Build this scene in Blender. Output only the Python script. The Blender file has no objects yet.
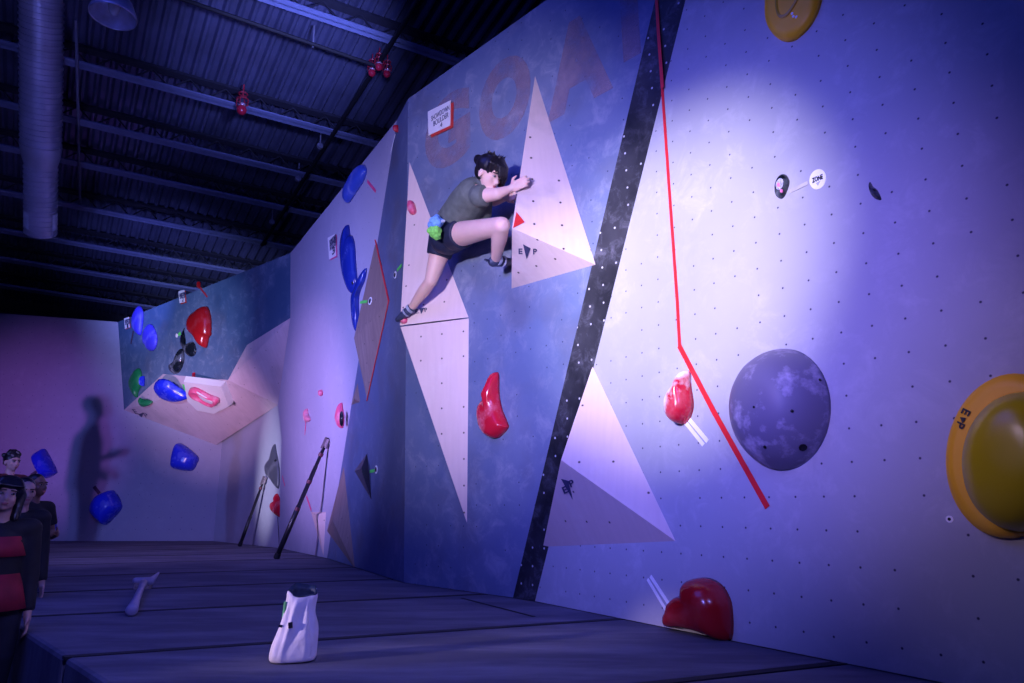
import bpy, bmesh, math, random
from mathutils import Vector, Matrix, noise
random.seed(7)
V = Vector
C = bpy.context.scene.collection
W_, H_ = 1024, 683
F = 700.0
PITCH = math.radians(13.15)
CAM = V((0, 0, 0.62))
cp, sp = math.cos(PITCH), math.sin(PITCH)
SX = V((1, 0, 0)); SF = V((0, cp, sp)); SU = V((0, -sp, cp))

# ------------------------------------------------------------------ photo geometry helpers
def ray(u, v):
    return SX * ((u - 512) / F) + SU * ((341.5 - v) / F) + SF

def at_z(u, v, z):
    r = ray(u, v)
    return CAM + r * ((z - CAM.z) / r.z)

def fl(u, v): return at_z(u, v, 0.0)
def dep(u, v, d): return CAM + ray(u, v) * d

class Plane:
    def __init__(s, a, b, c):
        n = (b - a).cross(c - a).normalized()
        if n.dot(CAM - a) < 0: n = -n
        s.o = a.copy(); s.n = n
        up = V((0, 0, 1)) - n * n.z
        if up.length < 0.05: up = SU - n * SU.dot(n)
        s.up = up.normalized()
        s.rt = s.up.cross(n).normalized()
    def px(s, u, v, off=0.0):
        r = ray(u, v)
        return CAM + r * ((s.o - CAM).dot(s.n) + off) / r.dot(s.n)
    def uv(s, p):
        d = p - s.o
        return (d.dot(s.rt), d.dot(s.up))

# ------------------------------------------------------------------ object helpers
def tag(o, label=None, cat=None, group=None, kind=None):
    if label: o['label'] = label
    if cat: o['category'] = cat
    if group: o['group'] = group
    if kind: o['kind'] = kind
    return o

def empty(name, loc, label, cat, group=None):
    o = bpy.data.objects.new(name, None); C.objects.link(o)
    o.location = loc; o.empty_display_size = 0.1
    tag(o, label, cat, group)
    return o

def obj(name, bm, mat, parent=None, smooth=False, origin=None):
    """bm is in world coordinates; stored around the origin point (or the parent's base)."""
    bmesh.ops.recalc_face_normals(bm, faces=bm.faces)
    me = bpy.data.meshes.new(name)
    if parent is not None: origin = V((0, 0, 0))
    if origin is None:
        cs = [v.co for v in bm.verts]
        origin = sum(cs, V((0, 0, 0))) / max(1, len(cs))
    if parent is None:
        for v in bm.verts: v.co -= origin
    else:
        w = world_of(parent)
        for v in bm.verts: v.co -= w
    bm.to_mesh(me); bm.free()
    if smooth:
        for p in me.polygons: p.use_smooth = True
    mats = mat if isinstance(mat, (list, tuple)) else [mat]
    for m in mats: me.materials.append(m)
    o = bpy.data.objects.new(name, me); C.objects.link(o)
    if parent is None: o.location = origin
    else: o.parent = parent
    return o

def world_of(o):
    w = V((0, 0, 0))
    while o is not None:
        w += o.location; o = o.parent
    return w

def uvlay(bm): return bm.loops.layers.uv.verify()

def poly(bm, pts, plane=None, mi=0):
    vs = [bm.verts.new(p) for p in pts]
    f = bm.faces.new(vs); f.material_index = mi
    if plane:
        l = uvlay(bm)
        for lp in f.loops: lp[l].uv = plane.uv(lp.vert.co)
    return f

def slab(bm, pts, d, mi=0):
    """closed prism of polygon pts pushed along vector d"""
    a = [bm.verts.new(p) for p in pts]; b = [bm.verts.new(p + d) for p in pts]
    n = len(pts); fs = [bm.faces.new(a), bm.faces.new(b[::-1])]
    for i in range(n): fs.append(bm.faces.new((a[i], b[i], b[(i + 1) % n], a[(i + 1) % n])))
    for f in fs: f.material_index = mi
    return fs

def frame(ax):
    ax = ax.normalized()
    t = V((0, 0, 1)) if abs(ax.z) < 0.9 else V((1, 0, 0))
    x = t.cross(ax).normalized(); y = ax.cross(x)
    return x, y, ax

def rev(bm, base, ax, prof, seg=24, cap0=True, cap1=True, mi=0):
    """surface of revolution; prof = [(along, radius)...]"""
    x, y, a = frame(ax); rings = []
    for (t, r) in prof:
        rings.append([bm.verts.new(base + a * t + (x * math.cos(2 * math.pi * i / seg) + y * math.sin(2 * math.pi * i / seg)) * r) for i in range(seg)])
    for q in range(len(rings) - 1):
        for i in range(seg):
            f = bm.faces.new((rings[q][i], rings[q][(i + 1) % seg], rings[q + 1][(i + 1) % seg], rings[q + 1][i])); f.material_index = mi
    if cap0: bm.faces.new(rings[0][::-1]).material_index = mi
    if cap1: bm.faces.new(rings[-1]).material_index = mi

def tube(bm, pts, r, seg=10, mi=0):
    for a, b in zip(pts[:-1], pts[1:]):
        rev(bm, a, b - a, [(0, r), ((b - a).length, r)], seg, mi=mi)

def cone(bm, p0, p1, r0, r1, flat0=False, flat1=False, seg=18):
    L = (p1 - p0).length; pr = []
    if not flat0:
        for k in range(1, 5):
            a = math.pi / 2 * k / 5; pr.append((-r0 * math.cos(a), r0 * math.sin(a)))
    pr.append((0, r0)); pr.append((L * .5, (r0 + r1) / 2)); pr.append((L, r1))
    if not flat1:
        for k in range(4, 0, -1):
            a = math.pi / 2 * k / 5; pr.append((L + r1 * math.cos(a), r1 * math.sin(a)))
    rev(bm, p0, p1 - p0, pr, seg)

def ell(bm, c, x, y, z, rx, ry, rz):
    M = Matrix((x.normalized() * rx, y.normalized() * ry, z.normalized() * rz)).transposed().to_4x4()
    M.translation = c
    bmesh.ops.create_uvsphere(bm, u_segments=20, v_segments=14, radius=1.0, matrix=M)

def fuse(name, bm, mat, parent=None, voxel=0.008, smooth=4, origin=None, factor=.5):
    o = obj(name, bm, mat, parent, True, origin)
    m = o.modifiers.new('r', 'REMESH'); m.mode = 'VOXEL'; m.voxel_size = voxel; m.use_smooth_shade = True
    s = o.modifiers.new('s', 'SMOOTH'); s.iterations = smooth; s.factor = factor
    dg = bpy.context.evaluated_depsgraph_get(); dg.update()
    me = bpy.data.meshes.new_from_object(o.evaluated_get(dg))
    o.modifiers.clear(); o.data = me; me.materials.clear()
    for mm in (mat if isinstance(mat, (list, tuple)) else [mat]): me.materials.append(mm)
    for p in me.polygons: p.use_smooth = True
    return o

# ------------------------------------------------------------------ materials
def newmat(name):
    m = bpy.data.materials.new(name); m.use_nodes = True
    nt = m.node_tree; b = nt.nodes['Principled BSDF']
    return m, nt, b

def N(nt, t, **kw):
    n = nt.nodes.new(t)
    for k, v in kw.items():
        if k in n.inputs: n.inputs[k].default_value = v
        else: setattr(n, k, v)
    return n

def mixc(nt, fac, a, b):
    m = nt.nodes.new('ShaderNodeMix'); m.data_type = 'RGBA'
    for s, val in ((0, fac), (6, a), (7, b)):
        if hasattr(val, 'is_output') or isinstance(val, bpy.types.NodeSocket): nt.links.new(val, m.inputs[s])
        else: m.inputs[s].default_value = val if s == 0 else (*val, 1)
    return m.outputs[2]

def ramp(nt, sock, lo, hi):
    r = nt.nodes.new('ShaderNodeMapRange'); r.inputs['From Min'].default_value = lo; r.inputs['From Max'].default_value = hi
    nt.links.new(sock, r.inputs['Value']); return r.outputs[0]

def mul(nt, a, b):
    m = nt.nodes.new('ShaderNodeMath'); m.operation = 'MULTIPLY'
    for i, q in enumerate((a, b)):
        if isinstance(q, bpy.types.NodeSocket): nt.links.new(q, m.inputs[i])
        else: m.inputs[i].default_value = q
    return m.outputs[0]

def plain(name, col, rough=.5, metal=0, var=.15, scale=12, bump=0.0, spec=.5):
    m, nt, b = newmat(name)
    tc = N(nt, 'ShaderNodeTexCoord'); nz = N(nt, 'ShaderNodeTexNoise', Scale=scale, Detail=4.0)
    nt.links.new(tc.outputs['Object'], nz.inputs['Vector'])
    c = mixc(nt, ramp(nt, nz.outputs[0], .3, .7), tuple(x * (1 - var) for x in col), tuple(min(1, x * (1 + var)) for x in col))
    nt.links.new(c, b.inputs['Base Color'])
    b.inputs['Roughness'].default_value = rough; b.inputs['Metallic'].default_value = metal
    b.inputs['Specular IOR Level'].default_value = spec
    if bump:
        bp = N(nt, 'ShaderNodeBump', Strength=bump, Distance=.01); nt.links.new(nz.outputs[0], bp.inputs['Height']); nt.links.new(bp.outputs[0], b.inputs['Normal'])
    return m

def painted(name, col, scuff, amount=.4, grid=0.0, off=(0, 0), dotr=.0075, skip=.1, dotcol=(.01, .01, .015), rough=.6, grain=0.0, dark=.0, sc=1.0, spec=.3):
    """painted / raw plywood climbing panel: chalk scuffs and rows of drilled bolt holes"""
    m, nt, b = newmat(name)
    tc = N(nt, 'ShaderNodeTexCoord'); uv = tc.outputs['UV']
    big = N(nt, 'ShaderNodeTexNoise', Scale=.9 * sc, Detail=6.0, Roughness=.6); nt.links.new(tc.outputs['Object'], big.inputs['Vector'])
    fine = N(nt, 'ShaderNodeTexNoise', Scale=5.5 * sc, Detail=9.0, Roughness=.72, Distortion=.5); nt.links.new(tc.outputs['Object'], fine.inputs['Vector'])
    s1 = ramp(nt, fine.outputs[0], .5, .74); s2 = ramp(nt, big.outputs[0], .35, .7)
    c = mixc(nt, mul(nt, mul(nt, s1, s2), amount), col, scuff)
    c = mixc(nt, mul(nt, ramp(nt, big.outputs[0], .4, .8), amount * .35), c, scuff)
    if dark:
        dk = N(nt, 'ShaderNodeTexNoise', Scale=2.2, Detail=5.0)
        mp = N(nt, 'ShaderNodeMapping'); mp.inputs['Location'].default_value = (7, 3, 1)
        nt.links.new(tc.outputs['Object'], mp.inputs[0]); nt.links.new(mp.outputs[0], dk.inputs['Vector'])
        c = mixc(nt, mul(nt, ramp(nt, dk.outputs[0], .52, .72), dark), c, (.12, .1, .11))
    if grain:
        mp = N(nt, 'ShaderNodeMapping'); mp.inputs['Scale'].default_value = (28, 2.5, 1)
        nt.links.new(uv, mp.inputs[0])
        g = N(nt, 'ShaderNodeTexNoise', Scale=1.0, Detail=5.0); nt.links.new(mp.outputs[0], g.inputs['Vector'])
        c = mixc(nt, mul(nt, ramp(nt, g.outputs[0], .4, .7), grain), c, tuple(x * .62 for x in col))
    if grid:
        mp = N(nt, 'ShaderNodeMapping'); mp.inputs['Location'].default_value = (off[0] / grid + .5, off[1] / grid + .5, 0)
        mp.inputs['Scale'].default_value = (1 / grid, 1 / grid, 1)
        nt.links.new(uv, mp.inputs[0])
        fr = N(nt, 'ShaderNodeVectorMath', operation='FRACTION'); nt.links.new(mp.outputs[0], fr.inputs[0])
        fo = N(nt, 'ShaderNodeVectorMath', operation='FLOOR'); nt.links.new(mp.outputs[0], fo.inputs[0])
        wn = N(nt, 'ShaderNodeTexWhiteNoise', noise_dimensions='2D'); nt.links.new(fo.outputs[0], wn.inputs['Vector'])
        sb = N(nt, 'ShaderNodeVectorMath', operation='SUBTRACT'); nt.links.new(fr.outputs[0], sb.inputs[0]); sb.inputs[1].default_value = (.5, .5, 0)
        # UV is 2-D; drop z
        sx = N(nt, 'ShaderNodeSeparateXYZ'); nt.links.new(sb.outputs[0], sx.inputs[0])
        cx = N(nt, 'ShaderNodeCombineXYZ'); nt.links.new(sx.outputs[0], cx.inputs[0]); nt.links.new(sx.outputs[1], cx.inputs[1])
        ln = N(nt, 'ShaderNodeVectorMath', operation='LENGTH'); nt.links.new(cx.outputs[0], ln.inputs[0])
        d = ramp(nt, ln.outputs['Value'], dotr * 1.5 / grid, dotr * .75 / grid)
        gt = N(nt, 'ShaderNodeMath', operation='GREATER_THAN'); nt.links.new(wn.outputs['Value'], gt.inputs[0]); gt.inputs[1].default_value = skip
        c = mixc(nt, mul(nt, d, gt.outputs[0]), c, dotcol)
    nt.links.new(c, b.inputs['Base Color'])
    b.inputs['Roughness'].default_value = rough; b.inputs['Specular IOR Level'].default_value = spec
    bp = N(nt, 'ShaderNodeBump', Strength=.08, Distance=.01); nt.links.new(fine.outputs[0], bp.inputs['Height']); nt.links.new(bp.outputs[0], b.inputs['Normal'])
    return m

def chalky(name, col, chalk=(.75, .7, .72), amt=.6, rough=.28, scale=6):
    m, nt, b = newmat(name)
    tc = N(nt, 'ShaderNodeTexCoord'); nz = N(nt, 'ShaderNodeTexNoise', Scale=scale, Detail=7.0, Roughness=.6)
    nt.links.new(tc.outputs['Object'], nz.inputs['Vector'])
    f = mul(nt, ramp(nt, nz.outputs[0], .52, .72), amt)
    nt.links.new(mixc(nt, f, col, chalk), b.inputs['Base Color'])
    nt.links.new(ramp(nt, nz.outputs[0], .3, .8), b.inputs['Roughness'])
    b.inputs['Roughness'].default_value = rough
    mr = nt.nodes.new('ShaderNodeMapRange'); mr.inputs['To Min'].default_value = rough; mr.inputs['To Max'].default_value = min(1, rough + .4)
    nt.links.new(f, mr.inputs['Value']); nt.links.new(mr.outputs[0], b.inputs['Roughness'])
    return m

# ------------------------------------------------------------------ wall planes
ZT = 4.38
b_404 = fl(404, 582.6); b_513 = fl(513, 597.6); b_535 = fl(535, 601.2); b_930 = fl(930, 680)
b_327 = fl(327, 558.2); b_279 = fl(279, 548); b_213 = fl(213, 541)
t_408 = at_z(408, 99, ZT); t_397 = at_z(397, 120, ZT)
PB = Plane(b_404, b_513, t_408)
def extend(p, q, z): return p + (q - p) * ((z - p.z) / (q.z - p.z))
sl_top = extend(b_513, PB.px(655, 0), ZT); sr_top = extend(b_535, PB.px(685.5, 0), ZT)
PR = Plane(b_535, b_930, sr_top)
PS = Plane(b_513, b_535, sl_top)
PB2 = Plane(b_404, b_327, t_408); t_397 = PB2.px(397, 120)
PL = Plane(b_327, b_279, t_397)
t_290 = PL.px(290.5, 253)
PK = Plane(b_213, b_213 + V((-1, 0, 0)), b_213 + V((0, 0, 1)))
PM = Plane(b_213, b_279, b_213 + V((0, 0, 1)))
k_118 = PK.px(118, 322); k_124 = PK.px(124, 410)
PD = Plane(t_290, k_118, k_124)

# materials for the setting
dirR = (b_930 - b_535).normalized()
gR = .141
uvn = PR.uv(PR.px(748.4, 97)); 
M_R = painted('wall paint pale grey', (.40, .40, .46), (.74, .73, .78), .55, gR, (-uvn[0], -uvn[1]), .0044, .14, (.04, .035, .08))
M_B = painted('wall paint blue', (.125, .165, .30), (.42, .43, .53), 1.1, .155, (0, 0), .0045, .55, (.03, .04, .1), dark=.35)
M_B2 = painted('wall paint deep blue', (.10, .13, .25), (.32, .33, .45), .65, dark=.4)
M_S = painted('stripe paint black', (.005, .006, .010), (.28, .28, .36), .6, .12, (.03, .02), .006, .35, (.6, .6, .65), sc=1.6)
M_L = painted('wall paint lilac grey', (.42, .40, .52), (.66, .62, .72), .55, .2, (0, 0), .004, .3, (.1, .08, .2))
M_K = painted('wall paint grey', (.32, .31, .40), (.5, .48, .58), .5, .2, (0, 0), .006, .3, (.12, .1, .2))
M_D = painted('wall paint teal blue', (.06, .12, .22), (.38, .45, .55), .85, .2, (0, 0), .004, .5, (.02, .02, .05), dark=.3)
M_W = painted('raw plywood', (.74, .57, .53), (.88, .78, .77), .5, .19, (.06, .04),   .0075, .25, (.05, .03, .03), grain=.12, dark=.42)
M_W2 = painted('raw plywood clean', (.76, .58, .54), (.88, .78, .77), .4, .2, (.05, .1), .0065, .3, (.1, .06, .06), grain=.12)
M_WD = painted('brown plywood', (.26, .18, .17), (.38, .30, .30), .4, .2, (.05, .1), .006, .3, (.06, .04, .04), grain=.5)  # dark wood tone that also holds the shade over the diamond volume
M_WU = painted('roof plywood', (.62, .48, .52), (.8, .68, .72), .5, .3, (.05, .1), .007, .4, (.25, .17, .17), grain=.2, dark=.2)

TH = -0.12   # panel thickness, pushed away from the room
def panel(name, pts, plane, mat):
    bm = bmesh.new(); poly(bm, pts, plane)
    back = [p + plane.n * TH for p in pts]
    a = list(bm.verts); b = [bm.verts.new(p) for p in back]; n = len(pts)
    bm.faces.new(b[::-1])
    for i in range(n): bm.faces.new((a[i], b[i], b[(i + 1) % n], a[(i + 1) % n]))
    o = obj(name, bm, mat, None, False, V((0, 0, 0)) + pts[0])
    return tag(o, kind='structure')

DN = V((0, 0, -.36))
r_far = b_535 + dirR * 5.6
n_up = PR.up
r_far_t = r_far + n_up * ((ZT) / n_up.z)
panel('wall_right', [b_535, r_far, r_far_t, sr_top], PR, M_R)
panel('trim_1', [b_513, b_535, sr_top, sl_top], PS, M_S)
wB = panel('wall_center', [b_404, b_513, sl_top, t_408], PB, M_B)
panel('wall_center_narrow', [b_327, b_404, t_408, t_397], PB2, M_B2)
panel('wall_side', [b_279, b_327, t_397, t_290, PL.px(290.3, 318), PL.px(277.8, 405), PL.px(281.5, 440)], PL, M_L)

# overhanging far boulder
P_rim = {k: PD.px(*k) for k in ((163, 374), (228, 380), (247, 345))}
p_292 = PL.px(290.3, 318)
p_278 = PL.px(284, 405) ; p_278 = PM.px(278, 405)
p_216 = PK.px(216, 445)
l_top = t_290
panel('wall_far_overhang', [k_124, P_rim[(163, 374)], P_rim[(228, 380)], P_rim[(247, 345)], p_292, l_top, k_118], PD, M_D)
m_top = 3.0
m_dir = (b_279 - b_213).normalized() * .45
panel('wall_recess', [b_213, b_279 + m_dir, b_279 + m_dir + V((0, 0, 3.5)), b_213 + V((0, 0, m_top))], PM, painted('recess paint', (.44, .44, .54), (.66, .66, .74), .5))
kl = PK.px(-260, 541); kl.z = 0
kl_t = PK.px(-260, 294)
panel('wall_back', [kl, b_213, b_213 + V((0, 0, 3.2)), V((k_124.x + .3, k_124.y, 3.2)), k_118, kl_t], PK, M_K)
# plywood underside of the overhang : three facets
bm = bmesh.new()
PU1 = Plane(k_124, P_rim[(228, 380)], p_216)
PU2 = Plane(P_rim[(228, 380)], p_278, p_216)
PU3 = Plane(P_rim[(228, 380)], p_292, p_278)
poly(bm, [k_124, P_rim[(163, 374)], P_rim[(228, 380)], p_216], PU1)
poly(bm, [P_rim[(228, 380)], p_278, p_216], PU2)
poly(bm, [P_rim[(228, 380)], P_rim[(247, 345)], p_292, p_278], PU3)
tag(obj('ceiling_overhang_underside', bm, M_WU), kind='structure')

# GOAT lettering on the centre wall
def text_mesh(txt, extrude=0.002, bold=0.0):
    cu = bpy.data.curves.new('t', 'FONT'); cu.body = txt; cu.size = 1.0; cu.extrude = extrude; cu.offset = bold
    cu.align_x = 'CENTER'; cu.align_y = 'CENTER'; cu.resolution_u = 6
    o = bpy.data.objects.new('t', cu); C.objects.link(o)
    dg = bpy.context.evaluated_depsgraph_get(); dg.update()
    me = bpy.data.meshes.new_from_object(o.evaluated_get(dg))
    bpy.data.objects.remove(o)
    xs = [v.co.x for v in me.vertices]; ys = [v.co.y for v in me.vertices]
    return me, (min(xs), max(xs), min(ys), max(ys))

def lettering(name, txt, plane, c, width, height, mat, parent, rot=0.0, lift=.003, bold=0.0, thick=.0015):
    """text filling width x height metres, centred on 3-D point c lying in the plane"""
    me, (x0, x1, y0, y1) = text_mesh(txt, 0.001, bold)
    ca, sa = math.cos(rot), math.sin(rot)
    X = plane.rt * ca + plane.up * sa; Y = plane.up * ca - plane.rt * sa
    bm = bmesh.new(); bm.from_mesh(me)
    for v in bm.verts:
        a = (v.co.x - (x0 + x1) / 2) / max(1e-6, x1 - x0) * width; b2 = (v.co.y - (y0 + y1) / 2) / max(1e-6, y1 - y0) * height
        v.co = c + X * a + Y * b2 + plane.n * (lift + (thick if v.co.z > 0 else 0))
    bpy.data.meshes.remove(me)
    return obj(name, bm, mat, parent)

def faint_paint():
    m, nt, b = newmat('faded letter paint')
    tc = N(nt, 'ShaderNodeTexCoord'); nz = N(nt, 'ShaderNodeTexNoise', Scale=5.0, Detail=8.0, Roughness=.65)
    nt.links.new(tc.outputs['Object'], nz.inputs['Vector'])
    nt.links.new(mixc(nt, ramp(nt, nz.outputs[0], .5, .75), (.44, .26, .30), (.50, .40, .48)), b.inputs['Base Color'])
    nt.links.new(mul(nt, ramp(nt, nz.outputs[0], .3, .7), .42), b.inputs['Alpha'])
    b.inputs['Roughness'].default_value = .6
    return m
M_GOAT = faint_paint()
for ch, u, v, du, h in (('G', 447, 131, 45, 80), ('O', 504, 98, 52, 88), ('A', 577, 62, 66, 100), ('T', 629, 6, 56, 118)):
    c = PB.px(u, v); wd = abs(PB.uv(PB.px(u + du / 2, v))[0] - PB.uv(PB.px(u - du / 2, v))[0]); ht = PB.uv(PB.px(u, v - h / 2))[1] - PB.uv(PB.px(u, v + h / 2))[1]
    lettering('painted_letter', ch, PB, c, wd, ht * .9, M_GOAT, wB, lift=.0015, bold=.06, thick=.0004)

# ------------------------------------------------------------------ padded floor
def clip(pts, o, n):
    out = []
    for i in range(len(pts)):
        a, b = pts[i], pts[(i + 1) % len(pts)]
        da, db = (a - o).dot(n), (b - o).dot(n)
        if da >= 0: out.append(a)
        if da * db < 0: out.append(a + (b - a) * (da / (da - db)))
    return out

az = math.radians(68)
sd = V((math.sin(az), math.cos(az), 0)); sn = V((-math.cos(az), math.sin(az), 0))
mat_poly = [fl(42, 542.2), fl(37, 590), fl(10, 622), fl(116, 690), fl(330, 830), V((1.9, .1, 0)), r_far + V((0, 0, 0)), b_535, b_513, b_404, b_327, b_279, b_213, kl + V((3.5, 0, 0))]
mat_poly[-1] = V((fl(42, 542.2).x - .1, b_213.y, 0))
seams = [545.7, 550.3, 556.2, 563, 574.4, 589, 611.3, 652]
sq = [(fl(130, y)).dot(sn) for y in seams]
stp = (sq[0] - sq[-1]) / (len(sq) - 1)
sq = [sq[0] + stp * k for k in (3, 2, 1)] + sq + [sq[-1] - stp * k for k in (1, 2, 3)]
m, nt, bs = newmat('mat carpet')
tc = N(nt, 'ShaderNodeTexCoord'); n1 = N(nt, 'ShaderNodeTexNoise', Scale=1.3, Detail=7.0, Roughness=.65); n2 = N(nt, 'ShaderNodeTexNoise', Scale=240.0, Detail=2.0)
mp = N(nt, 'ShaderNodeMapping'); mp.inputs['Rotation'].default_value = (0, 0, math.radians(-22)); mp.inputs['Scale'].default_value = (.8, 3.2, 1)
nt.links.new(tc.outputs['Object'], mp.inputs[0]); nt.links.new(mp.outputs[0], n1.inputs['Vector']); nt.links.new(tc.outputs['Object'], n2.inputs['Vector'])
c = mixc(nt, ramp(nt, n1.outputs[0], .42, .75), (.11, .11, .155), (.26, .26, .33))
nt.links.new(mixc(nt, mul(nt, n2.outputs[0], .5), c, (.05, .05, .08)), bs.inputs['Base Color'])
bs.inputs['Roughness'].default_value = .85; bs.inputs['Specular IOR Level'].default_value = .2
bp = N(nt, 'ShaderNodeBump', Strength=.25, Distance=.02); nt.links.new(n1.outputs[0], bp.inputs['Height']); nt.links.new(bp.outputs[0], bs.inputs['Normal'])
M_MAT = m
bm = bmesh.new()
for a, b in zip(sq[:-1], sq[1:]):
    q = clip(clip(mat_poly, sn * (a - .022), -sn), sn * (b + .022), sn)
    if len(q) < 3: continue
    q2 = [q[0]]
    for p in q[1:]:
        if (p - q2[-1]).length > 1e-4: q2.append(p)
    if (q2[0] - q2[-1]).length < 1e-4: q2.pop()
    slab(bm, q2, V((0, 0, -.3)))
o = tag(obj('floor_padding', bm, M_MAT), 'dark blue carpeted crash mat flooring in wide seamed rows', None, kind='structure')
bv = o.modifiers.new('b', 'BEVEL'); bv.width = .02; bv.segments = 2; bv.limit_method = 'ANGLE'; bv.angle_limit = math.radians(50)
# thin sewn seam near the wall
def strip(bm, plane, pxs, w, lift=.002, thick=.0015):
    P = [plane.px(*p) for p in pxs]
    for i, (a, b) in enumerate(zip(P[:-1], P[1:])):
        t = (b - a).normalized(); s = t.cross(plane.n).normalized() * w / 2
        slab(bm, [a - s + plane.n * lift, a + s + plane.n * lift, b + s + plane.n * lift, b - s + plane.n * lift], plane.n * thick)
PF = Plane(V((0, 1, 0)), V((1, 1, 0)), V((0, 2, 0)))
M_SEAM = plain('seam and gap shade', (.012, .012, .02), .9)
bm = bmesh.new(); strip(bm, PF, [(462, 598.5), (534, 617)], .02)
for a_ in sq[1:-1]:  # dark strips laid in the mat gaps, standing in for their shade
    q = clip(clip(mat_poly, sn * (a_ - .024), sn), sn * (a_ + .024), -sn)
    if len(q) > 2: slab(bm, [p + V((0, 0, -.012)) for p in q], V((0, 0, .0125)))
tag(obj('seam_and_gap_shade', bm, M_SEAM), kind='structure')
bm = bmesh.new()
poly(bm, [V((-16, -4, -.36)), V((8, -4, -.36)), V((8, 18, -.36)), V((-16, 18, -.36))])
tag(obj('floor', bm, plain('concrete dark', (.05, .05, .06), .7, bump=.1)), kind='structure')

# ------------------------------------------------------------------ roof
HJ = 5.95
r0 = ray(90, 68); O0 = CAM + r0 * (HJ / r0.z)
JD = ray(2000, 580).normalized()
QD = V((-.545, .839, -.212)).normalized()
rn = JD.cross(QD).normalized()
if rn.z > 0: rn = -rn          # faces down
PJ = Plane(O0, O0 + JD, O0 + QD); PJ.n = rn
def roof(u, v, off=0.0):
    r = ray(u, v); return CAM + r * (((O0 + rn * off) - CAM).dot(rn) / r.dot(rn))
M_DECK = plain('galvanised deck', (.16, .17, .28), .3, .55, .25, 2)
M_JOIST = plain('joist steel', (.22, .25, .42), .55, .1, .1)
M_JDARK = plain('joist steel dark', (.018, .018, .03), .7, .0)
M_PIPE = plain('black pipe', (.012, .012, .016), .45)
# corrugated deck: ribs run along QD
DK = .34
up = -rn
bm = bmesh.new()
per = .17; p0, p1 = -5.0, 11.0; q0, q1 = -9.5, 8.6
prof = [(0, 0), (.035, .055), (.10, .055), (.135, 0)]
rows = []
k = 0
while p0 + k * per < p1:
    for dx, dh in prof:
        base = O0 + JD * (p0 + k * per + dx) + up * (DK + dh)
        rows.append((bm.verts.new(base + QD * q0), bm.verts.new(base + QD * q1)))
    k += 1
for a, b in zip(rows[:-1], rows[1:]): bm.faces.new((a[0], b[0], b[1], a[1]))
tag(obj('ceiling', bm, M_DECK), kind='structure')

def joist(u, v, extra=None):
    base = roof(u, v) if extra is None else extra
    # slide to p = -5 .. 11
    pp = (base - O0).dot(JD)
    a = base + JD * (p0 - pp); L = p1 - p0
    t = tag(bpy.data.objects.new('ceiling_joist', None), kind='structure'); C.objects.link(t); t.location = a
    q = QD
    bm = bmesh.new()
    slab(bm, [a - q * .07, a + q * .07, a + q * .07 + JD * L, a - q * .07 + JD * L], up * .022)
    slab(bm, [a - q * .012, a + q * .012, a + q * .012 + JD * L, a - q * .012 + JD * L], up * .075)
    obj('bottom_flange', bm, M_JOIST, t)
    bm = bmesh.new(); tp = up * (DK - .05)
    slab(bm, [a - q * .06 + tp, a + q * .06 + tp, a + q * .06 + tp + JD * L, a - q * .06 + tp + JD * L], up * .045)
    n = int(L / .5)
    for i in range(n):
        s0 = a + JD * (i * .5) + up * .03; s1 = a + JD * (i * .5 + .25) + tp; s2 = a + JD * (i * .5 + .5) + up * .03
        tube(bm, [s0, s1, s2], .012, 5)
    obj('web', bm, M_JDARK, t)
    return t
jl = [roof(90, 68), roof(90, 125), roof(90, 167), roof(90, 210), roof(91, 247), roof(90, 274)]
for p in jl: joist(0, 0, p)
for dd in (0, 1.9, 3.8): joist(0, 0, roof(264, -2) - QD * dd)
joist(0, 0, roof(90, 274) + QD * 1.2)

# outer room shell
M_DARK = plain('dark shell wall', (.035, .035, .05), .8)
M_SHELL = plain('shell wall', (.10, .10, .15), .7, var=.3, scale=1.5)
def quad(name, pts, mat):
    bm = bmesh.new(); poly(bm, pts); return tag(obj(name, bm, mat), kind='structure')
quad('wall_far_shell', [V((-16, 17.2, -.36)), V((9, 17.2, -.36)), V((9, 17.2, 10)), V((-16, 17.2, 10))], M_SHELL)
quad('wall_left', [V((-15, -4, -.36)), V((-15, 18, -.36)), V((-15, 18, 10)), V((-15, -4, 10))], M_DARK)
quad('wall_outer_right', [V((7.9, -4, -.36)), V((7.9, 18, -.36)), V((7.9, 18, 10)), V((7.9, -4, 10))], M_DARK)
quad('wall_front', [V((-16, -3.9, -.36)), V((9, -3.9, -.36)), V((9, -3.9, 11)), V((-16, -3.9, 11))], M_DARK)

# pipes under the joists
t = empty('sprinkler_pipe', roof(425, -12, .06), 'long black sprinkler pipe with a thinner branch running under the joists', 'pipe')
bm = bmesh.new(); tube(bm, [roof(432, -20, .06), roof(262, 245, .06)], .035, 10); obj('pipe', bm, M_PIPE, t)
M_HANG = plain('hanger steel', (.4, .4, .5), .4, .6)
for (u, v) in ((320, 146), (298, 179), (272, 222)):
    c0 = roof(u, v, .06); bm = bmesh.new(); tube(bm, [c0 + V((0, 0, -.05)), c0 + V((0, 0, .3))], .012, 6)
    rev(bm, c0 - QD * .02, QD, [(0, .052), (.04, .052)], 12); obj('hanger', bm, M_HANG, t)
bm = bmesh.new(); tube(bm, [roof(150, -12, .08), roof(376, 66, .08)], .028, 10); obj('branch_pipe', bm, M_PIPE, t)
c0 = roof(313, 45, .08); bm = bmesh.new(); tube(bm, [c0 + V((0, 0, -.04)), c0 + V((0, 0, .3))], .012, 6); obj('hanger', bm, M_HANG, t)
bm = bmesh.new(); tube(bm, [roof(76, 20, .02), roof(80, 200, .02)], .02, 8)
tag(obj('conduit', bm, plain('conduit grey', (.2, .2, .28), .5)), 'thin grey conduit crossing the joist ends beside the duct', 'conduit')

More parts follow.
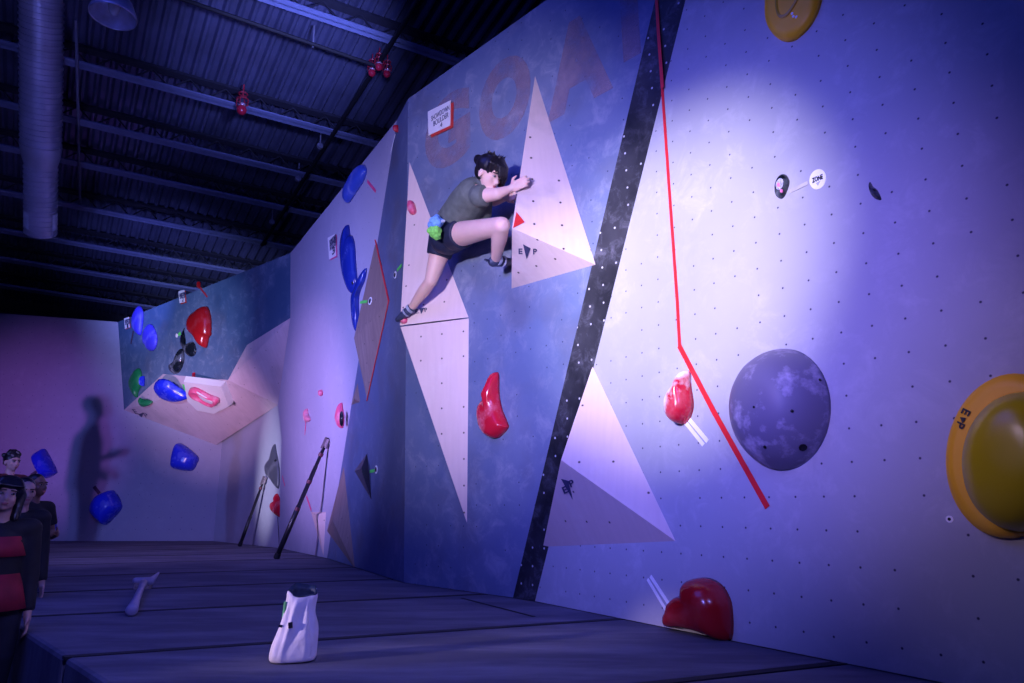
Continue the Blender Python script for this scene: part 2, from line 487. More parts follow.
# red ceiling lamps
M_REDG = plain('red lamp glass', (.55, .02, .05), .12, 0, .1); M_REDW = plain('red guard', (.4, .02, .04), .4)
M_GLINT = plain('lamp collar', (.75, .55, .65), .25, .5)
def red_lamp(c, s, parent):
    D = V((0, 0, -1))
    bm = bmesh.new(); rev(bm, c + V((0, 0, .0)), D, [(0, .035 * s), (.02 * s, .06 * s), (.06 * s, .075 * s), (.11 * s, .06 * s), (.14 * s, .025 * s)], 16); obj('lamp_glass', bm, M_REDG, parent, True)
    bm = bmesh.new(); rev(bm, c + V((0, 0, .035 * s)), D, [(0, .05 * s), (.035 * s, .055 * s)], 14); obj('collar', bm, M_GLINT, parent, True)
    bm = bmesh.new()
    for k in range(4):
        a = math.pi / 4 * k * 2; d = V((math.cos(a), math.sin(a), 0)) * .085 * s
        tube(bm, [c + V((0, 0, .16 * s)) + d * .4, c + V((0, 0, .1 * s)) + d, c + d * 1.0, c + d * .6], .008 * s, 6)
    pr = [c + V((0, 0, .1 * s)) + V((math.cos(i * .5236), math.sin(i * .5236), 0)) * .085 * s for i in range(13)]
    tube(bm, pr, .009 * s, 6)
    pr = [c + V((0, 0, .2 * s)) + V((math.cos(i * .5236), math.sin(i * .5236), 0)) * .06 * s for i in range(13)]
    tube(bm, pr, .012 * s, 6)
    tube(bm, [c + V((0, 0, .16 * s)), c + V((0, 0, .36 * s))], .012 * s, 6)
    obj('guard', bm, M_REDW, parent)
c = roof(242, 106, .1)
t = empty('caged_lamp', c, 'single small red caged lamp hanging below the joist', 'lamp'); red_lamp(c, 1.0, t)
c = roof(379, 66, .06)
t = empty('lamp_cluster', c, 'cluster of three small pinkish red lamps on the pipe joint', 'lamp')
for du, dv in ((0, -2), (-7, 4), (8, 5)): red_lamp(roof(379 + du, 66 + dv, .1), .72, t)

# spiral duct
M_DUCT = plain('duct zinc', (.50, .48, .62), .42, .35, .15, 3); M_DUCTL = plain('duct sticker', (.6, .62, .75), .6)
e1 = dep(40.5, 233, 10.6); e0 = dep(41.5, -45, 8.9)
ax = (e1 - e0); Ld = ax.length; ax.normalize()
t = empty('ventilation_duct', e0, 'large ribbed metal ventilation duct hanging beside the joists', 'duct')
mid = e0 + ax * (Ld * .64)
def ribbed(L, r): 
    n = int(L / .075); pr = []
    for i in range(n):
        s = i * L / n; d = L / n
        pr += [(s, r), (s + d * .55, r), (s + d * .62, r + .014), (s + d * .9, r + .014)]
    pr.append((L, r)); return pr
bm = bmesh.new(); rev(bm, e0, ax, ribbed(Ld * .64, .245), 40, True, False); obj('wide_section', bm, M_DUCT, t)
bm = bmesh.new(); rev(bm, mid, ax, [(0, .258), (.03, .26), (.16, .245), (.28, .215), (.3, .21)], 40, False, False); obj('reducer', bm, M_DUCT, t, True)
bm = bmesh.new(); L2 = Ld * .36 - .3; s2 = mid + ax * .3
rev(bm, s2, ax, ribbed(L2, .203) + [(L2 + .01, .17)], 40, False, True); obj('narrow_section', bm, M_DUCT, t)
xx, yy, aa = frame(ax)
for side in (-1, 1):
    bm = bmesh.new(); c = s2 + ax * (L2 - .38)
    vw = (CAM - c).normalized(); sd2 = ax.cross(vw).normalized(); vw2 = sd2.cross(ax).normalized()
    for k in range(5):
        a0, a1 = math.radians(18 + k * 6), math.radians(24 + k * 6)
        f0 = sd2 * side * math.cos(a0) + vw2 * math.sin(a0); f1 = sd2 * side * math.cos(a1) + vw2 * math.sin(a1)
        if vw2.dot(CAM - c) < 0: pass
        slab(bm, [c + f0 * .219, c + f1 * .219, c + f1 * .219 + ax * .26, c + f0 * .219 + ax * .26], (f0 + f1) * .002)
    obj('access_plate', bm, M_DUCTL, t)

# dome lamp
c = dep(113, 16, 7.3)
t = empty('high_bay_lamp', c, 'silver dome shaped warehouse lamp hanging from the roof', 'lamp')
M_DOME = plain('dome aluminium', (.5, .5, .68), .3, .45)
bm = bmesh.new()
rev(bm, c, V((0, 0, 1)), [(0, .216), (-.012, .222), (.012, .226), (.06, .212), (.16, .17), (.25, .115), (.3, .085), (.31, .0)], 36, False, False)
rev(bm, c, V((0, 0, 1)), [(0, .209), (.06, .20), (.16, .158), (.25, .105), (.29, .0)], 36, False, False)
obj('dome', bm, M_DOME, t, True)
bm = bmesh.new(); rev(bm, c, V((0, 0, 1)), [(.30, .09), (.45, .085), (.5, .05)], 20); obj('ballast_housing', bm, M_JDARK, t)
bm = bmesh.new(); tube(bm, [c + V((0, 0, .5)), c + V((0, 0, 1.6))], .012, 8); obj('rod', bm, M_PIPE, t)
bm = bmesh.new(); ell(bm, c + V((0, 0, .13)), V((1, 0, 0)), V((0, 1, 0)), V((0, 0, 1)), .06, .06, .12); obj('bulb', bm, plain('bulb', (.5, .5, .6), .2), t, True)
from mathutils.bvhtree import BVHTree

# ------------------------------------------------------------------ volumes (plywood pyramids)
def Pl3(a, b, c): return Plane(a, b, c)
M_LOGO = plain('logo ink', (.05, .05, .12), .6)
M_LOGOK = plain('logo black', (.01, .01, .012), .6)
def volume(name, label, base, apex, mat, cat='climbing volume', group=None, edge=None):
    """closed pyramid: base points (already on the wall) + lifted apex"""
    bm = bmesh.new(); n = len(base)
    for i in range(n):
        a, b = base[i], base[(i + 1) % n]
        if (b - a).cross(apex - a).length < 1e-5: continue
        poly(bm, [a, b, apex], Pl3(a, b, apex))
    poly(bm, base[::-1], Pl3(*base[:3]))
    bmesh.ops.remove_doubles(bm, verts=bm.verts, dist=1e-4)
    o = obj(name, bm, mat); o.data.shade_flat()
    return tag(o, label, cat, group)

def tri_on(plane, pxs, mat, name, parent=None, lift=.003, thick=.002):
    bm = bmesh.new(); P = [plane.px(*p) + plane.n * lift for p in pxs]
    slab(bm, P, plane.n * thick)
    return obj(name, bm, mat, parent)

def ep_logo(plane, E, T, P, h, rotE, mat, parent, wE=None):
    """E, solid down triangle, P"""
    ca, sa = math.cos(rotE), math.sin(rotE)
    for ch, (u, v) in (('E', E), ('P', P)):
        c0 = plane.px(u, v)
        X = (plane.px(u + ca * 4, v - sa * 4) - c0) / 4; Y = (plane.px(u - sa * 4, v - ca * 4) - c0) / 4
        me, (x0, x1, y0, y1) = text_mesh(ch, 0.001, .02)
        bm = bmesh.new(); bm.from_mesh(me)
        for q in bm.verts:
            q.co = c0 + X * ((q.co.x - (x0 + x1) / 2) / (x1 - x0) * h * .68) + Y * ((q.co.y - (y0 + y1) / 2) / (y1 - y0) * h) + plane.n * (.003 + (.0015 if q.co.z > 0 else 0))
        bpy.data.meshes.remove(me); obj('logo_letter', bm, mat, parent)
    tri_on(plane, T, mat, 'logo_triangle', parent)

# P1 beside the climber
a1 = PB.px(535, 76); b1 = PB.px(595.5, 264.6); c1 = PB.px(511.6, 288.5)
ap1 = PB.px(512, 228, .40); h1 = PB.px(514, 226)
vol1 = volume('plywood_volume', 'tall plywood pyramid volume the climber grips with a red triangle on its corner', [a1, b1, c1], ap1, M_W)
F1a = Pl3(a1, b1, ap1); F1b = Pl3(b1, c1, ap1)
ep_logo(F1b, (520.7, 251), [(523.3, 244), (530.8, 248), (526.8, 258.5)], (535.2, 251.2), 5.6, 0, M_LOGO, vol1)
tri_on(F1a, [(516.3, 212.5), (524.5, 222.5), (513, 228.5)], plain('red sticker', (.7, .03, .03), .45), 'corner_sticker', vol1, .003, .004)
# P2 right of stripe
a2 = PR.px(592.5, 366.5); b2 = PR.px(675.5, 541); c2 = PR.px(543, 546.8)
ap2 = PR.px(561, 460, .30)
vol2 = volume('plywood_volume', 'lone plywood pyramid volume low on the grey wall beside the black stripe', [a2, b2, c2], ap2, M_W2)
F2a = Pl3(a2, b2, ap2); F2b = Pl3(b2, c2, ap2)
ep_logo(F2b, (565.5, 489.5), [(561.5, 478.5), (568.5, 480.5), (573, 499)], (572, 483), 7.0, math.radians(24), M_LOGO, vol2)
# P3 : stacked pair under the climber's foot
a3 = PB.px(409.5, 162); b3 = PB.px(468.5, 317.2); c3 = PB.px(418, 324); ap3 = PB.px(400, 325.5, .24)
vol3 = volume('plywood_volume', "pale plywood volume under the climber's lower foot, forming the upper half of a tall diamond", [a3, b3, c3], ap3, M_W2)
F3 = Pl3(a3, b3, ap3)
ep_logo(F3, (417, 311.5), [(419.3, 308.5), (424.5, 308), (421.5, 314)], (426, 310), 4.2, math.radians(12), M_LOGO, vol3)
a3b = PB.px(418, 324.6); b3b = PB.px(468.8, 318.4); c3b = PB.px(467, 523)
ap3b = PB.px(400.5, 327, .232)
volume('plywood_volume', 'pale plywood volume pointing down, the lower half of the tall diamond', [a3b, b3b, c3b], ap3b, M_W2)
# rhombus at the fold
q = [PB2.px(376, 240), PB2.px(389.5, 301), PB2.px(367.5, 401), PB2.px(357, 330)]
apq = PL.px(354, 338, .14)
bm = bmesh.new()
top, rgt, bot = q[0], q[1], q[2]
for t3 in ((top, rgt, apq), (rgt, bot, apq)): poly(bm, list(t3), Pl3(*t3))
back = PB2.px(372, 320, -.05)
for t3 in ((top, apq, back), (apq, bot, back), (bot, rgt, back), (rgt, top, back)): poly(bm, list(t3), Pl3(*t3))
bmesh.ops.remove_doubles(bm, verts=bm.verts, dist=1e-4)
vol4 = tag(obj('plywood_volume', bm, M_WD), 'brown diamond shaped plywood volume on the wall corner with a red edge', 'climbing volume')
M_REDT = plain('red edge paint', (.55, .03, .05), .5)
bm = bmesh.new(); tube(bm, [top + PB2.n * .008, rgt + PB2.n * .008], .009, 6); tube(bm, [rgt + PB2.n * .008, bot + PB2.n * .008], .005, 6); obj('red_edging', bm, M_REDT, vol4)
# low corner triangle volumes
q = [PL.px(344.5, 463), PL.px(327, 531), PB2.px(355, 569)]
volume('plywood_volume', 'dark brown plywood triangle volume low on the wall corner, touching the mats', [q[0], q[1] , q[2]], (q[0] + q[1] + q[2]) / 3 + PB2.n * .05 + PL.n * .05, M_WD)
q = [PL.px(311, 512), PL.px(326, 512), PL.px(323.5, 556)]
volume('plywood_volume', 'small pale plywood triangle volume pointing down at the foot of the lilac wall', q, PL.px(317, 515, .06), M_W2)
q = [PB2.px(367, 453.5), PB2.px(354.5, 471), PB2.px(371.5, 500)]
vol5 = volume('dark_volume', 'dark grey triangular volume with a green tape tag low on the deep blue wall', q, PB2.px(361, 469, .10), plain('dark volume paint', (.07, .06, .09), .5))
q = [PB2.px(357.5, 383), PB2.px(351, 405), PB2.px(360, 402)]
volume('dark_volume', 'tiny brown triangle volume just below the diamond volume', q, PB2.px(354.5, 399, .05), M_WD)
# white thin volume carrying the red hold, under the overhang
U = PU1
q = [U.px(186, 376), U.px(189.6, 397), U.px(200, 407), U.px(217.6, 410.5), U.px(234, 402.5), U.px(226, 381)]
bm = bmesh.new(); qq = [p + U.n * .10 for p in q]; cen = sum(qq, V((0, 0, 0))) / 6; qq = [cen + (p - cen) * .93 for p in qq]
fs = poly(bm, qq, U)
for i in range(6): poly(bm, [q[i], q[(i + 1) % 6], qq[(i + 1) % 6], qq[i]], U)
poly(bm, q[::-1], U)
bmesh.ops.remove_doubles(bm, verts=bm.verts, dist=1e-4)
tag(obj('plywood_volume', bm, painted('white ply', (.72, .68, .68), (.85, .82, .82), .4)), 'flat whitish volume under the overhang carrying the red and white hold', 'climbing volume')
# EP logo on underside (mirrored look: seen from below)
ep = tag(obj('logo_decal', (lambda b: (slab(b, [U.px(138.5, 414) + U.n * .004, U.px(143.5, 412.5) + U.n * .004, U.px(142, 418) + U.n * .004], U.n * .002), b)[1])(bmesh.new()), M_LOGO), 'dark printed logo at the pointed end of the pink underside', 'logo')
lettering('logo_letter', 'E', U, U.px(135.5, 411.5), .09, .13, M_LOGO, ep, math.radians(-15))
lettering('logo_letter', 'P', U, U.px(146, 415), .09, .13, M_LOGO, ep, math.radians(-15))

# ------------------------------------------------------------------ holds
def smooth_loop(pts, n=56):
    m = len(pts); out = []
    for k in range(n):
        s = k / n * m; i = int(s) % m; f = s - int(s)
        p0, p1, p2, p3 = (V((*pts[(i + j) % m], 0)) for j in (-1, 0, 1, 2))
        q = .5 * ((2 * p1) + (p2 - p0) * f + (2 * p0 - 5 * p1 + 4 * p2 - p3) * f * f + (3 * p1 - p0 - 3 * p2 + p3) * f ** 3)
        out.append((q.x, q.y))
    return out

ROUND = [(1, 0), (.985, .22), (.95, .42), (.88, .62), (.76, .80), (.60, .92), (.42, .98), (.22, 1.0)]
CONE = [(1, 0), (.97, .12), (.9, .27), (.78, .45), (.62, .63), (.45, .79), (.28, .92), (.12, .99)]
def topx(p):
    q = p - CAM; z = q.dot(SF); return 512 + F * q.dot(SX) / z, 341.5 - F * q.dot(SU) / z
def bbox(ps):
    xs = [p[0] for p in ps]; ys = [p[1] for p in ps]; return min(xs), max(xs), min(ys), max(ys)
def hold_bm(bm, outline, plane, h, prof=ROUND, top=None, smooth=True, bumps=()):
    # keep the seen silhouette at its true size: shrink the footprint for the bulge towards the viewer
    tgt = bbox(smooth_loop(outline)); cur = list(outline); tp_ = top
    for it in range(3):
        t = bmesh.new(); _hold_bm(t, cur, plane, h, prof, tp_, smooth, bumps)
        g = bbox([topx(v.co) for v in t.verts]); t.free()
        sx_ = max(.45, (tgt[1] - tgt[0]) / (g[1] - g[0])); sy_ = max(.45, (tgt[3] - tgt[2]) / (g[3] - g[2]))
        dx = (tgt[0] + tgt[1] - g[0] - g[1]) / 2; dy = (tgt[2] + tgt[3] - g[2] - g[3]) / 2
        cx = (g[0] + g[1]) / 2; cy = (g[2] + g[3]) / 2
        mp_ = lambda p: (cx + (p[0] - cx) * sx_ + dx, cy + (p[1] - cy) * sy_ + dy)
        cur = [mp_(p) for p in cur]
        if tp_: tp_ = mp_(tp_)
    return _hold_bm(bm, cur, plane, h, prof, tp_, smooth, bumps)
def _hold_bm(bm, outline, plane, h, prof=ROUND, top=None, smooth=True, bumps=()):
    L = smooth_loop(outline) if smooth else outline
    P = [plane.px(*p) for p in L]; n = len(P)
    cen = sum(P, V((0, 0, 0))) / n
    tp = plane.px(*top) if top else cen
    rings = []
    for s, k in prof:
        c = cen.lerp(tp, 1 - s)
        ring = []
        for p in P:
            w = c + (p - cen) * s
            hh = h * k
            for (bu, bv, br, bh) in bumps:
                d = (w - plane.px(bu, bv)).length / br
                hh += bh * math.exp(-d * d) * min(1, (1 - s) * 6)
            ring.append(bm.verts.new(w + plane.n * hh))
        rings.append(ring)
    for a, b in zip(rings[:-1], rings[1:]):
        for i in range(n): bm.faces.new((a[i], a[(i + 1) % n], b[(i + 1) % n], b[i]))
    bm.faces.new(rings[-1]); bm.faces.new(rings[0][::-1])
    return cen

def hold(name, label, outline, plane, h, mat, cat='climbing hold', prof=ROUND, top=None, bolt=None, group=None, bumps=()):
    bm = bmesh.new(); hold_bm(bm, outline, plane, h, prof, top, True, bumps)
    bm.normal_update(); tree = BVHTree.FromBMesh(bm)
    o = tag(obj(name, bm, mat, None, True), label, cat, group)
    for (u, v, rr) in (bolt or ()):
        hit = tree.ray_cast(CAM, ray(u, v).normalized())
        if hit[0] is None: continue
        nn = hit[1] if hit[1].dot(CAM - hit[0]) > 0 else -hit[1]
        b = bmesh.new(); rev(b, hit[0] - nn * .01, nn, [(0, rr), (.0125, rr), (.0135, rr * .6)], 12)
        obj('bolt', b, M_BOLT, o)
    return o
def ellipse(cx, cy, rx, ry, rot=0, n=24):
    ca, sa = math.cos(math.radians(rot)), math.sin(math.radians(rot))
    return [(cx + ca * rx * math.cos(2 * math.pi * i / n) - sa * ry * math.sin(2 * math.pi * i / n), cy + sa * rx * math.cos(2 * math.pi * i / n) + ca * ry * math.sin(2 * math.pi * i / n)) for i in range(n)]

M_BOLT = plain('bolt steel', (.03, .03, .04), .3, .7)
M_RED = chalky('red hold', (.62, .012, .035), (.85, .55, .7), .25, .22)
M_REDC = chalky('red hold chalked', (.62, .012, .04), (.85, .75, .82), .15, .2, 4)
M_REDD = chalky('deep red hold', (.38, .008, .012), (.6, .2, .25), .15, .2)
M_PINK = chalky('pink hold', (.75, .10, .22), (.85, .6, .7), .5, .35)
M_BLUE = chalky('blue hold', (.015, .03, .62), (.2, .25, .8), .35, .25)
M_BLUED = chalky('navy hold', (.012, .03, .30), (.1, .15, .5), .3, .2)
M_BLUEL = chalky('light blue hold', (.05, .10, .55), (.35, .4, .8), .5, .3)
M_VIOB = chalky('violet blue hold', (.06, .05, .62), (.3, .3, .85), .4, .5)
M_GREEN = chalky('green hold', (.01, .20, .06), (.1, .4, .2), .3, .4)
M_BLACK = chalky('black hold', (.008, .012, .018), (.3, .35, .42), .5, .15)
M_GREY = chalky('grey hold', (.08, .08, .11), (.35, .33, .42), .4, .35)
M_DOME = chalky('grey dome volume', (.17, .155, .24), (.62, .56, .74), .75, .5, 9)
M_YEL = chalky('orange yellow hold', (.98, .50, .008), (.95, .65, .2), .2, .5, 3)
M_YELG = chalky('glossy yellow hold', (.55, .42, .006), (.7, .5, .1), .15, .3, 3)
M_YELI = chalky('inner yellow', (.55, .33, .02), (.7, .6, .4), .4, .35, 3)
M_WHITE = plain('white tape', (.95, .94, .95), .5, 0, .05)
M_TRED = plain('red tape', (.80, .02, .03), .45, 0, .08)
M_TPINK = plain('pink tape', (.85, .08, .25), .45, 0, .08)
M_TGRN = plain('green tape', (.12, .75, .12), .45, 0, .08)
M_TDARK = plain('dark tape', (.06, .04, .08), .6)

def chalk_side(mat, dirv, t0, t1):
    nt = mat.node_tree; bs = nt.nodes['Principled BSDF']; src = bs.inputs['Base Color'].links[0].from_socket
    tc = N(nt, 'ShaderNodeTexCoord'); dp = N(nt, 'ShaderNodeVectorMath', operation='DOT_PRODUCT'); dp.inputs[1].default_value = dirv
    nz = N(nt, 'ShaderNodeTexNoise', Scale=14.0, Detail=6.0); nt.links.new(tc.outputs['Object'], nz.inputs['Vector']); nt.links.new(tc.outputs['Object'], dp.inputs[0])
    ad = N(nt, 'ShaderNodeMath', operation='MULTIPLY_ADD'); nt.links.new(nz.outputs[0], ad.inputs[0]); ad.inputs[1].default_value = .16; nt.links.new(dp.outputs['Value'], ad.inputs[2])
    nt.links.new(mixc(nt, ramp(nt, ad.outputs[0], t0, t1), src, (.88, .80, .86)), bs.inputs['Base Color'])
chalk_side(M_REDC, (-PR.rt * .8 + PR.up * .6), .075, .115)
def tape(name, label, plane, pxs, w, mat, group=None, lift=.002, cat='tape'):
    bm = bmesh.new(); strip(bm, plane, pxs, w, lift)
    return tag(obj(name, bm, mat), label, cat, group)

# --- grey wall
dome = hold('dome_volume', 'large grey chalk-scuffed round dome volume on the grey wall', ellipse(780, 409.5, 51, 61, 5), PR, .20, M_DOME, 'climbing volume', top=(776, 404),
            prof=[(1, 0), (.995, .08), (.97, .2), (.92, .36), (.84, .54), (.72, .72), (.58, .86), (.42, .95), (.22, 1)],
            bolt=[(803, 447.5, .018), (765, 447, .008), (792, 411, .007), (754, 407, .006), (820, 380, .007)])
big = hold('dish_hold', 'huge orange yellow round hold with a glossy dome cut by the photo edge', ellipse(1012, 456, 66, 83, 8), PR, .06, M_YEL, top=(1018, 454),
           prof=[(1, 0), (.995, .35), (.975, .6), (.93, .8), (.86, 1.0), (.8, 1.0)])
bm = bmesh.new(); hold_bm(bm, ellipse(1021, 462, 59, 70, 8), Plane(PR.o + PR.n * .05, PR.o + PR.n * .05 + PR.rt, PR.o + PR.n * .05 + PR.up), .15, ROUND, (1026, 455)); obj('glossy_dome', bm, M_YELG, big, True)
LP = Plane(PR.o + PR.n * .06, PR.o + PR.n * .06 + PR.rt, PR.o + PR.n * .06 + PR.up)
ep_logo(LP, (966.2, 412.3), [(966.8, 418), (962.8, 423.5), (960.6, 417)], (960.6, 425.5), 8.5, math.radians(-116), M_LOGOK, big)
top_h = hold('dish_hold', 'orange hold with an oval hollow at the top edge of the grey wall', [(766, -6), (765, 20), (771, 34), (781, 41.5), (793, 41), (806, 31), (816, 17), (822, 0), (824, -22), (812, -44), (793, -48), (775, -32)], PR, .05, M_YEL,
             prof=[(1, 0), (.99, .4), (.95, .7), (.88, .9), (.8, 1.0), (.7, 1.0)])
LP2 = Plane(PR.o + PR.n * .047, PR.o + PR.n * .047 + PR.rt, PR.o + PR.n * .047 + PR.up)
bm = bmesh.new(); hold_bm(bm, [(777, 16), (783, 18.5), (790, 13), (799, -2), (802, -22), (793, -30), (780, -18), (775, 0)], LP2, .012, [(1, 0), (.98, 1), (.86, 1), (.82, .2), (.6, .1), (.3, .05)]); obj('hollow', bm, M_YELI, top_h, True)
bm = bmesh.new()
for du, dv in ((-2.4, -1.6), (1.8, 1.8), (-1.2, 1.2)): rev(bm, LP2.px(795 + du, 15.5 + dv) - PR.n * .005, PR.n, [(0, .008), (.011, .007)], 10)
obj('chalk_mark', bm, M_WHITE, top_h)
hold('drop_hold', 'red teardrop hold dusted with white chalk beside the red tape line', [(686.8, 370.5), (690, 372.5), (690.7, 386), (694, 403.5), (691.4, 415), (684.8, 422.6), (677, 424.6), (669, 420), (663.7, 409), (664.4, 398), (670, 389), (681, 378.5), (683.5, 372.5)], PR, .11, M_REDC, top=(680, 408), prof=ROUND, bolt=None)
hold('bulb_hold', 'big glossy red double lobed hold at the foot of the grey wall', [(664, 627), (663.6, 619), (668.5, 612), (671, 603), (678, 596), (686, 592.5), (687, 581), (696, 577.6), (707, 578), (719, 583.5), (728, 594), (733, 610), (732, 639.5), (716, 637), (700, 632), (684, 628.5)], PR, .13, M_REDD, top=(705, 610), bumps=[(683, 608, .09, .03), (715, 600, .12, .02)])
tape('tape_strip', 'upper of two white tape strips beside the red teardrop hold', PR, [(689.6, 419.5), (708, 441.5)], .024, M_WHITE, 'white tape under the teardrop hold')
tape('tape_strip', 'lower of two white tape strips beside the red teardrop hold', PR, [(685.8, 422.6), (703.8, 445)], .022, M_WHITE, 'white tape under the teardrop hold')
tape('tape_strip', 'upper of two white tape strips rising from the big red bulb hold', PR, [(650.8, 576), (669.8, 605)], .020, M_WHITE, 'white tape above the bulb hold')
tape('tape_strip', 'lower of two white tape strips rising from the big red bulb hold', PR, [(647.8, 579), (667.8, 612.5)], .018, M_WHITE, 'white tape above the bulb hold')
bm = bmesh.new()
strip(bm, PS, [(655.5, -22), (658.5, 30), (662.7, 88)], .024)
strip(bm, PR, [(662.5, 86), (664, 110), (671, 210), (677.5, 300), (680, 347)], .022)
strip(bm, PR, [(679.5, 345.5), (715, 413), (768, 507.5)], .030, .003)
tag(obj('boundary_tape', bm, M_TRED), 'long red boundary tape line bent in the middle on the grey wall', 'tape')
sm = hold('oval_hold', 'small black oval hold with a colourful sticker on the grey wall', [(784, 174), (788.5, 178), (789.5, 184), (785, 195), (780.5, 199), (775.5, 196.5), (774.5, 188), (778, 178)], PR, .035, M_BLACK)
bm = bmesh.new()
LP3 = Plane(PR.o + PR.n * .034, PR.o + PR.n * .034 + PR.rt, PR.o + PR.n * .034 + PR.up)
hold_bm(bm, ellipse(779.5, 184, 3.6, 6, 15), LP3, .003, [(1, 0), (.9, 1)]); obj('sticker', bm, plain('sticker lilac', (.5, .5, .8), .4, 0, .5, 90), sm)
M_SPK = plain('sticker pink', (.85, .2, .4), .4)
for q_ in ((778.6, 185, 1.7, 2.3), (781.5, 191, 1.6, 2)):
    bm = bmesh.new(); hold_bm(bm, ellipse(*q_), LP3, .006, [(1, 0), (.9, 1)]); obj('sticker_dot', bm, M_SPK, sm)
hold('jib_hold', 'small black angular foothold alone on the upper grey wall', [(869.5, 182), (871.5, 185), (873, 187), (877, 190), (881, 197), (881, 200), (876, 199.5), (871.5, 196), (869, 189), (868.5, 184)], PR, .035, M_BLACK, prof=CONE, bolt=[(874.5, 190, .008)])
zs = tag(obj('zone_sticker', (lambda b: (hold_bm(b, ellipse(817.8, 179.3, 8.2, 10.4, 18), PR, .003, [(1, .3), (.98, 1), (.5, 1)]), b)[1])(bmesh.new()), plain('sticker white', (.97, .97, .97), .4, 0, .03)), 'round white paper sticker reading ZONE on the grey wall', 'sticker')
lettering('lettering', 'ZONE', PR, PR.px(818.0, 178.8), .056, .026, M_LOGOK, zs, 0, .004, .03)
tri_on(PR, [(816.5, 183.5), (821, 181), (818.5, 186)], plain('sticker grey', (.5, .5, .6), .5), 'sticker_mark', zs, .004)
tape('tape_strip', 'faint cream tape strip between the oval hold and the round sticker', PR, [(790, 191.5), (808, 183)], .02, plain('cream tape', (.52, .50, .48), .5))
bm = bmesh.new(); c = PR.px(949.8, 519.2)
rev(bm, c, PR.n, [(0, .013), (.004, .013)], 20, True, False); rev(bm, c, PR.n, [(.0041, .013), (.0041, .006)], 20, False, False)
ring = tag(obj('washer', bm, M_WHITE), 'tiny white washer ring below the huge orange hold', 'washer')
bm = bmesh.new(); rev(bm, c, PR.n, [(.0, .006), (.0038, .006)], 12); obj('hole', bm, M_BOLT, ring)

# --- blue centre wall
hold('drop_hold', 'plain bright red long necked teardrop hold on the blue wall', [(494, 372), (497.6, 374.5), (498, 392), (501, 408), (508.5, 424), (508, 429), (500, 436.5), (493, 438.5), (484, 434), (478, 423), (476.5, 408), (480, 401), (486, 395), (488.8, 386), (490, 375)], PB, .10, M_RED, top=(492, 422), bumps=[(494, 395, .05, .03)])
hold('knob_hold', 'small pink hold on the upper diamond volume', [(408.5, 201), (412, 200.5), (414.5, 203), (416.5, 211), (414, 214.5), (409, 214), (407, 208)], F3, .05, M_PINK)
hold('knob_hold', "small pink foothold beneath the climber's lower shoe", [(399, 318), (403, 316.5), (407, 318), (407, 322), (403, 324), (399.5, 322)], F3, .04, M_PINK)
s = tag(empty('sign', PB.px(441, 118), 'white showdown boulder 4 sign with red border on the blue wall', 'sign'), None)
def sign(root, plane, TL, TR, BR, BL, matw, matr, dx, dy):
    bm = bmesh.new(); P = [plane.px(*p) + plane.n * .012 for p in (TL, TR, BR, BL)]
    slab(bm, P, plane.n * .006); obj('board', bm, matw, root)
    bm = bmesh.new(); P = [plane.px(p[0] + dx, p[1] + dy) + plane.n * .002 for p in (TL, TR, BR, BL)]
    slab(bm, P, plane.n * .009); obj('red_border', bm, matr, root)
M_SIGN = plain('sign white', (.88, .84, .86), .5, 0, .03); M_SIGNR = plain('sign red', (.6, .04, .03), .5)
sign(s, PB, (429.3, 112.3), (452, 101), (451.6, 126), (430, 136), M_SIGN, M_SIGNR, 1.9, 1.6)
def size(plane, u0, v0, u1, v1):
    a = plane.uv(plane.px(u0, v0)); b = plane.uv(plane.px(u1, v1)); return abs(b[0] - a[0]), abs(b[1] - a[1])
sc_w = size(PB, 432, 115, 450, 106)[0]
lettering('lettering', 'SHOWDOWN', PB, PB.px(440.3, 113.2, .018), sc_w, .05, M_LOGO, s, 0, .001)
lettering('lettering', 'BOULDER', PB, PB.px(441.0, 119.2, .018), sc_w * .82, .05, M_LOGO, s, 0, .001)
lettering('lettering', '4', PB, PB.px(441.3, 124.8, .018), .032, .042, M_LOGO, s, 0, .001)
# tag at the top corner
hold('knob_hold', 'tiny red hold at the top of the deep blue wall strip', [(394.5, 126), (397.5, 125), (398.5, 129), (396.5, 132.5), (394, 131)], PB2, .05, M_RED)
tape('tape_strip', 'thin white tape below the tiny red hold', PB2, [(395.5, 134), (389.5, 158)], .022, M_WHITE)
def green_tag(label, plane, t0, t1, ring, rr, lab2):
    tape('tape_strip', label, plane, [t0, t1], .03, M_TGRN, None, .004)
    bm = bmesh.new(); c = plane.px(*ring)
    rev(bm, c, plane.n, [(0.002, rr), (.006, rr)], 18)
    o = tag(obj('marker_disc', bm, M_WHITE), lab2, 'marker')
    bm = bmesh.new(); rev(bm, c, plane.n, [(.006, rr * .62), (.009, rr * .62)], 16); obj('disc_center', bm, M_LOGOK, o)
green_tag('green tape beside the left edge of the tall pale diamond', PB2, (397.5, 270.5), (402, 265), (395.5, 275), .036, 'black and white round marker below the green tape on the deep blue wall')
Q4 = Pl3(top, rgt, apq)
green_tag('green tape on the brown diamond volume', Q4, (360.5, 302.5), (367.5, 301.5), (370.5, 301), .042, 'black and white round marker on the brown diamond volume')
green_tag('green tape beside the dark grey triangular volume', PB2, (370, 471.5), (375, 470.5), (376.6, 469.5), .04, 'pale round marker beside the dark grey triangular volume')

